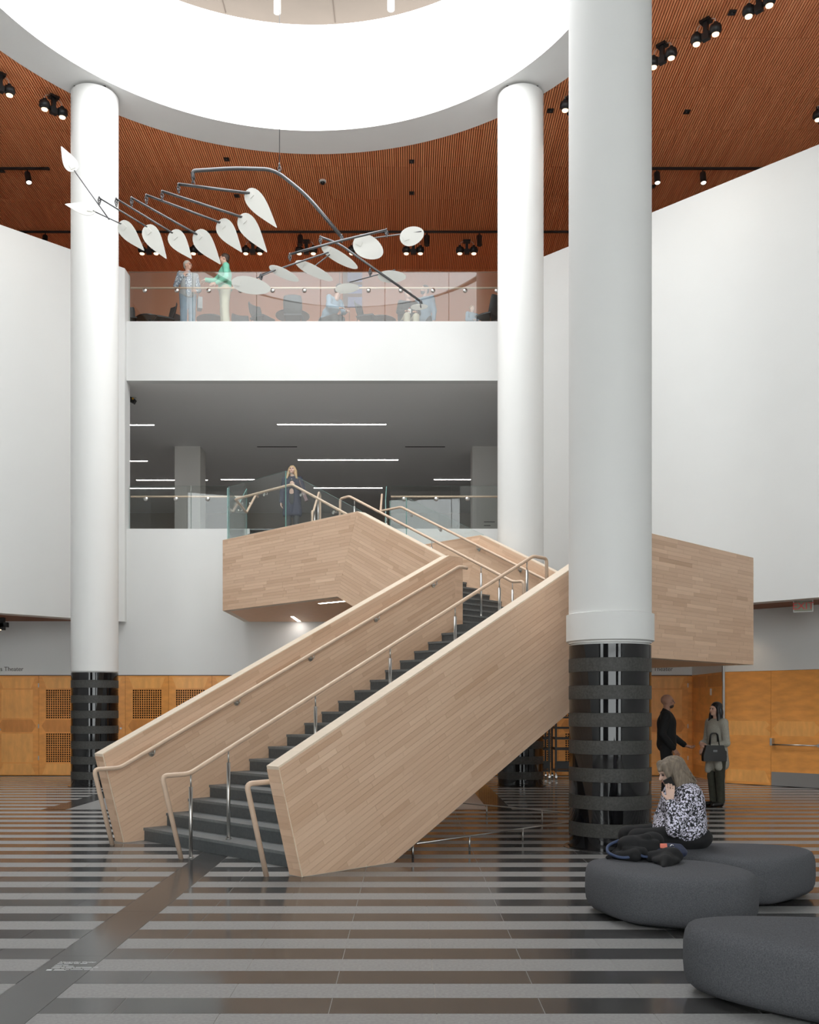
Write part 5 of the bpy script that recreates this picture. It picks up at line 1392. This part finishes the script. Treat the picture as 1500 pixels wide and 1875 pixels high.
# --- cafe people, chairs and tables behind the upper glass
def sit_joints(h, lean=.08):
    k = h/1.7
    J = dict(pelvis=v3(0, 0, .53), waist=v3(0, -lean*.3, .68), chest=v3(0, -lean*.8, .84), neck=v3(0, -lean*1.2, 1.02), head=v3(0, -lean*1.5-.02, 1.18),
             shR=v3(-.18, -lean, .98), shL=v3(.18, -lean, .98), elR=v3(-.24, -lean-.06, .74), elL=v3(.24, -lean-.06, .74), wrR=v3(-.12, -lean-.26, .68), wrL=v3(.12, -lean-.26, .68),
             hipR=v3(-.09, 0, .50), hipL=v3(.09, 0, .50), knR=v3(-.11, -.42, .52), knL=v3(.11, -.42, .52), anR=v3(-.11, -.40, .09), anL=v3(.11, -.40, .09), toeR=v3(-.11, -.55, .04), toeL=v3(.11, -.55, .04),
             hdR=v3(.4, -.8, -.1), pnR=v3(0, 0, -1), hdL=v3(-.4, -.8, -.1), pnL=v3(0, 0, -1))
    return {a: (b*k if a[:2] not in ('hd', 'pn') else b) for a, b in J.items()}
def basic(top, bottom): return lambda J, h: [trousers(J, h, bottom, g=.014, ank=.034), shoes(J, h), ('shirt', top, torso(J, h, .016, d=1.1)+arms(J, h, .014, t1=.9), [])]
p = at(596, 0, 22.75)
person('person in blue-grey shirt slumped over a cafe table behind the upper glass', (p[0], 22.75, Z3), math.radians(50), 1.70, 'skin_light', sit_joints(1.7, .30), 'short', 'hair_brown', basic('cloth_blue_shirt', 'cloth_charcoal'), pitch=.5, vox=.011)
p = at(747, 0, 22.65)
def lany(t, J, h, R):
    m = MB(); m.smooth = True; c = J['chest']
    for s in (-1, 1): m.tube([tuple(J['neck']+v3(s*.06, -.05, .0)), tuple(c+v3(0, -.15, -.05))], .008, 6)
    m.build('lanyard', 'lanyard_red', t, origin=(0, 0, 0))
    m = MB(); m.obox(tuple(c+v3(0, -.165, -.10)), .035, .004, .05, Matrix.Identity(3)); m.build('badge', 'plastic_white', t, origin=(0, 0, 0))
person('seated white-bearded man in dark jacket with red lanyard behind the upper glass', (p[0], 22.75, Z3), math.radians(12), 1.72, 'skin_light', sit_joints(1.66, .03), 'short', 'hair_silver', basic('cloth_charcoal', 'cloth_khaki'), vox=.011, extra=lany)
p = at(778, 0, 23.6)
person('standing bearded man in grey shirt behind the seated man at the upper cafe', (p[0], 23.6, Z3), math.radians(-25), 1.78, 'skin_light', joints(1.78), 'short', 'hair_brown', basic('cloth_blue_shirt', 'cloth_charcoal'), yaw=-.5, vox=.011,
       extra=lambda t, J, h, R: sdf_obj('beard', [('e', J['head']+R@(v3(0, -.024, -.040)*h), tuple(np.array((.032, .032, .026))*h), R, .01)], .01, 'hair_brown', t))
p = at(862, 0, 22.95)
person('fair-haired child sitting low at the right end behind the upper glass', (p[0], 22.6, Z3), math.radians(30), 1.15, 'skin_pale', sit_joints(1.12, .02), 'short', 'hair_pale', basic('cloth_blue_shirt', 'cloth_denim'), vox=.010)
def cafe_chair(px, Y, rot, lab):
    x = (px-747)*Y/1778
    t = thing('cafe_chair', lab, 'chair', (x, Y, Z3), 'dark cafe chairs behind the upper glass', rot)
    def b(m, n, mat): return m.build(n, mat, t, origin=(0, 0, 0))
    m = MB(); m.prism([(-.20, -.22, .44), (.20, -.22, .44), (.23, .0, .44), (.20, .20, .44), (-.20, .20, .44), (-.23, .0, .44)], (0, 0, .03)); b(m, 'seat', 'chair_grey')
    m = MB(); m.smooth = True; n = 8
    for side, dy in ((0, 0), (1, .018)):
        for zz, w, y0 in ((.47, .19, .19), (.60, .215, .235), (.74, .215, .265), (.84, .20, .285), (.86, .18, .288)):
            for i in range(n+1):
                u = -1+2*i/n; m.v.append((u*w, y0-.06*u*u+dy, zz))
    r = 5*(n+1)
    for j in range(4):
        for i in range(n):
            a = j*(n+1)+i; m.face((a, a+1, a+n+2, a+n+1)); m.face((r+a, r+a+n+1, r+a+n+2, r+a+1))
    for i in range(n): a = 4*(n+1)+i; m.face((a, a+1, r+a+1, r+a)); m.face((i, r+i, r+i+1, i+1))
    for j in range(4):
        a = j*(n+1); m.face((a, a+n+1, r+a+n+1, r+a)); a += n; m.face((a, r+a, r+a+n+1, a+n+1))
    b(m, 'backrest', 'chair_grey')
    for sx in (-1, 1):
        for sy in (-1, 1):
            m = MB(); m.tube([(sx*.17, sy*.17, .44), (sx*.21, sy*.22, 0)], .011, 8); b(m, 'leg', 'chrome')
for px, Y, rot, lab in ((232, 22.4, .4, 'dark cafe chair at the far left end behind the upper glass'), (300, 22.45, -1.0, 'dark cafe chair left of the older woman, beside the first table'), (338, 22.9, 1.3, 'dark cafe chair half hidden behind the older woman'),
                        (480, 22.4, 1.0, 'cafe chair at left of the middle table behind the upper glass'), (538, 22.3, math.pi, 'cafe chair with its back to the glass at the middle table'), (604, 22.9, -.9, 'cafe chair under the slumped person'),
                        (673, 22.35, 1.2, 'cafe chair left of the third table, below the blue painting'), (748, 22.7, .2, 'cafe chair under the man with red lanyard'), (893, 22.25, -2.2, 'dark cafe chair in front of the child at the right end'), (444, 22.9, .4, 'cafe chair barely showing right of the man in green')):
    cafe_chair(px, Y, rot, lab)
def cafe_table(px, Y, r, lab):
    x = (px-747)*Y/1778; t = thing('cafe_table', lab, 'table', (x, Y, Z3), 'round cafe tables behind the upper glass')
    m = MB(); m.lathe((x, Y, Z3), [(.001, .70), (r-.01, .70), (r, .71), (r, .725), (r-.005, .73), (.001, .73)], 32); m.build('tabletop', 'table_dark', t)
    m = MB(); m.tube([(x, Y, Z3+.02), (x, Y, Z3+.7)], .035, 12); m.build('pedestal', 'steel_dark', t)
    m = MB(); m.lathe((x, Y, Z3), [(.22, 0), (.22, .01), (.05, .025), (.001, .025)], 24); m.build('base', 'steel_dark', t)
for px, Y, r, lab in ((275, 23.05, .33, 'round cafe table at the left end behind the upper glass'), (388, 23.1, .36, 'round cafe table behind the man in green'), (536, 22.85, .40, 'round cafe table in the middle behind the upper glass'), (698, 23.15, .36, 'round cafe table right of the blue painting')):
    cafe_table(px, Y, r, lab)
p = at(905, 575, 22.5)
t = thing('service_cabinet', 'dark low cabinet with white cup at the right end behind the upper glass', 'cabinet', (p[0]+.14, 23.0, Z3))
x = p[0]+.14
MB().box(x-.18, 22.75, Z3+.05, x+.35, 23.25, Z3+.76).build('carcass', 'table_dark', t); MB().box(x-.2, 22.73, Z3+.76, x+.37, 23.27, Z3+.79).build('top', 'black_metal', t); MB().box(x-.16, 22.74, Z3+.08, x+.32, 22.75, Z3+.73).build('door', 'chair_grey', t); MB().box(x-.17, 22.77, Z3, x+.33, 23.23, Z3+.05).build('plinth', 'black_metal', t)
cu = thing('cup', 'small white cup on the dark cabinet at the upper right end', 'cup', (x-.1, 22.9, Z3+.79))
MB().lathe((x-.1, 22.9, Z3+.79), [(.001, 0), (.03, 0), (.04, .07), (.036, .07), (.027, .008), (.001, .008)], 18).build('bowl', 'plastic_white', cu)
MB().tube([(x-.06+.02*math.sin(a), 22.9, Z3+.825-.02*math.cos(a)) for a in [k*math.pi/6 for k in range(7)]], .005, 6).build('handle', 'plastic_white', cu)
# painting on the gallery wall: plain blocks of blue and brown
x0, x1 = at(628, 0, 26.25)[0], at(663, 0, 26.25)[0]; z0, z1 = at(0, 562, 26.25)[2], at(0, 499, 26.25)[2]
t = thing('painting', 'tall blue and brown abstract painting on the gallery wall', 'painting', ((x0+x1)/2, 26.25, z0))
MB().box(x0, 26.255, z0, x1, 26.298, z1).build('canvas', 'paint_blue', t)
m = MB(); W_ = x1-x0
m.box(x0, 26.25, z0, x0+.13, 26.256, z0+.30); m.box(x0, 26.25, z0+.27, x1, 26.256, z0+.36); m.box(x0+.09, 26.25, z0+.36, x0+.13, 26.256, z0+.60); m.box(x0, 26.25, z0+.60, x1, 26.256, z0+.68); m.box(x0, 26.25, z0+.68, x0+.12, 26.256, z1)
m.build('brown_bars', 'paint_brown', t)
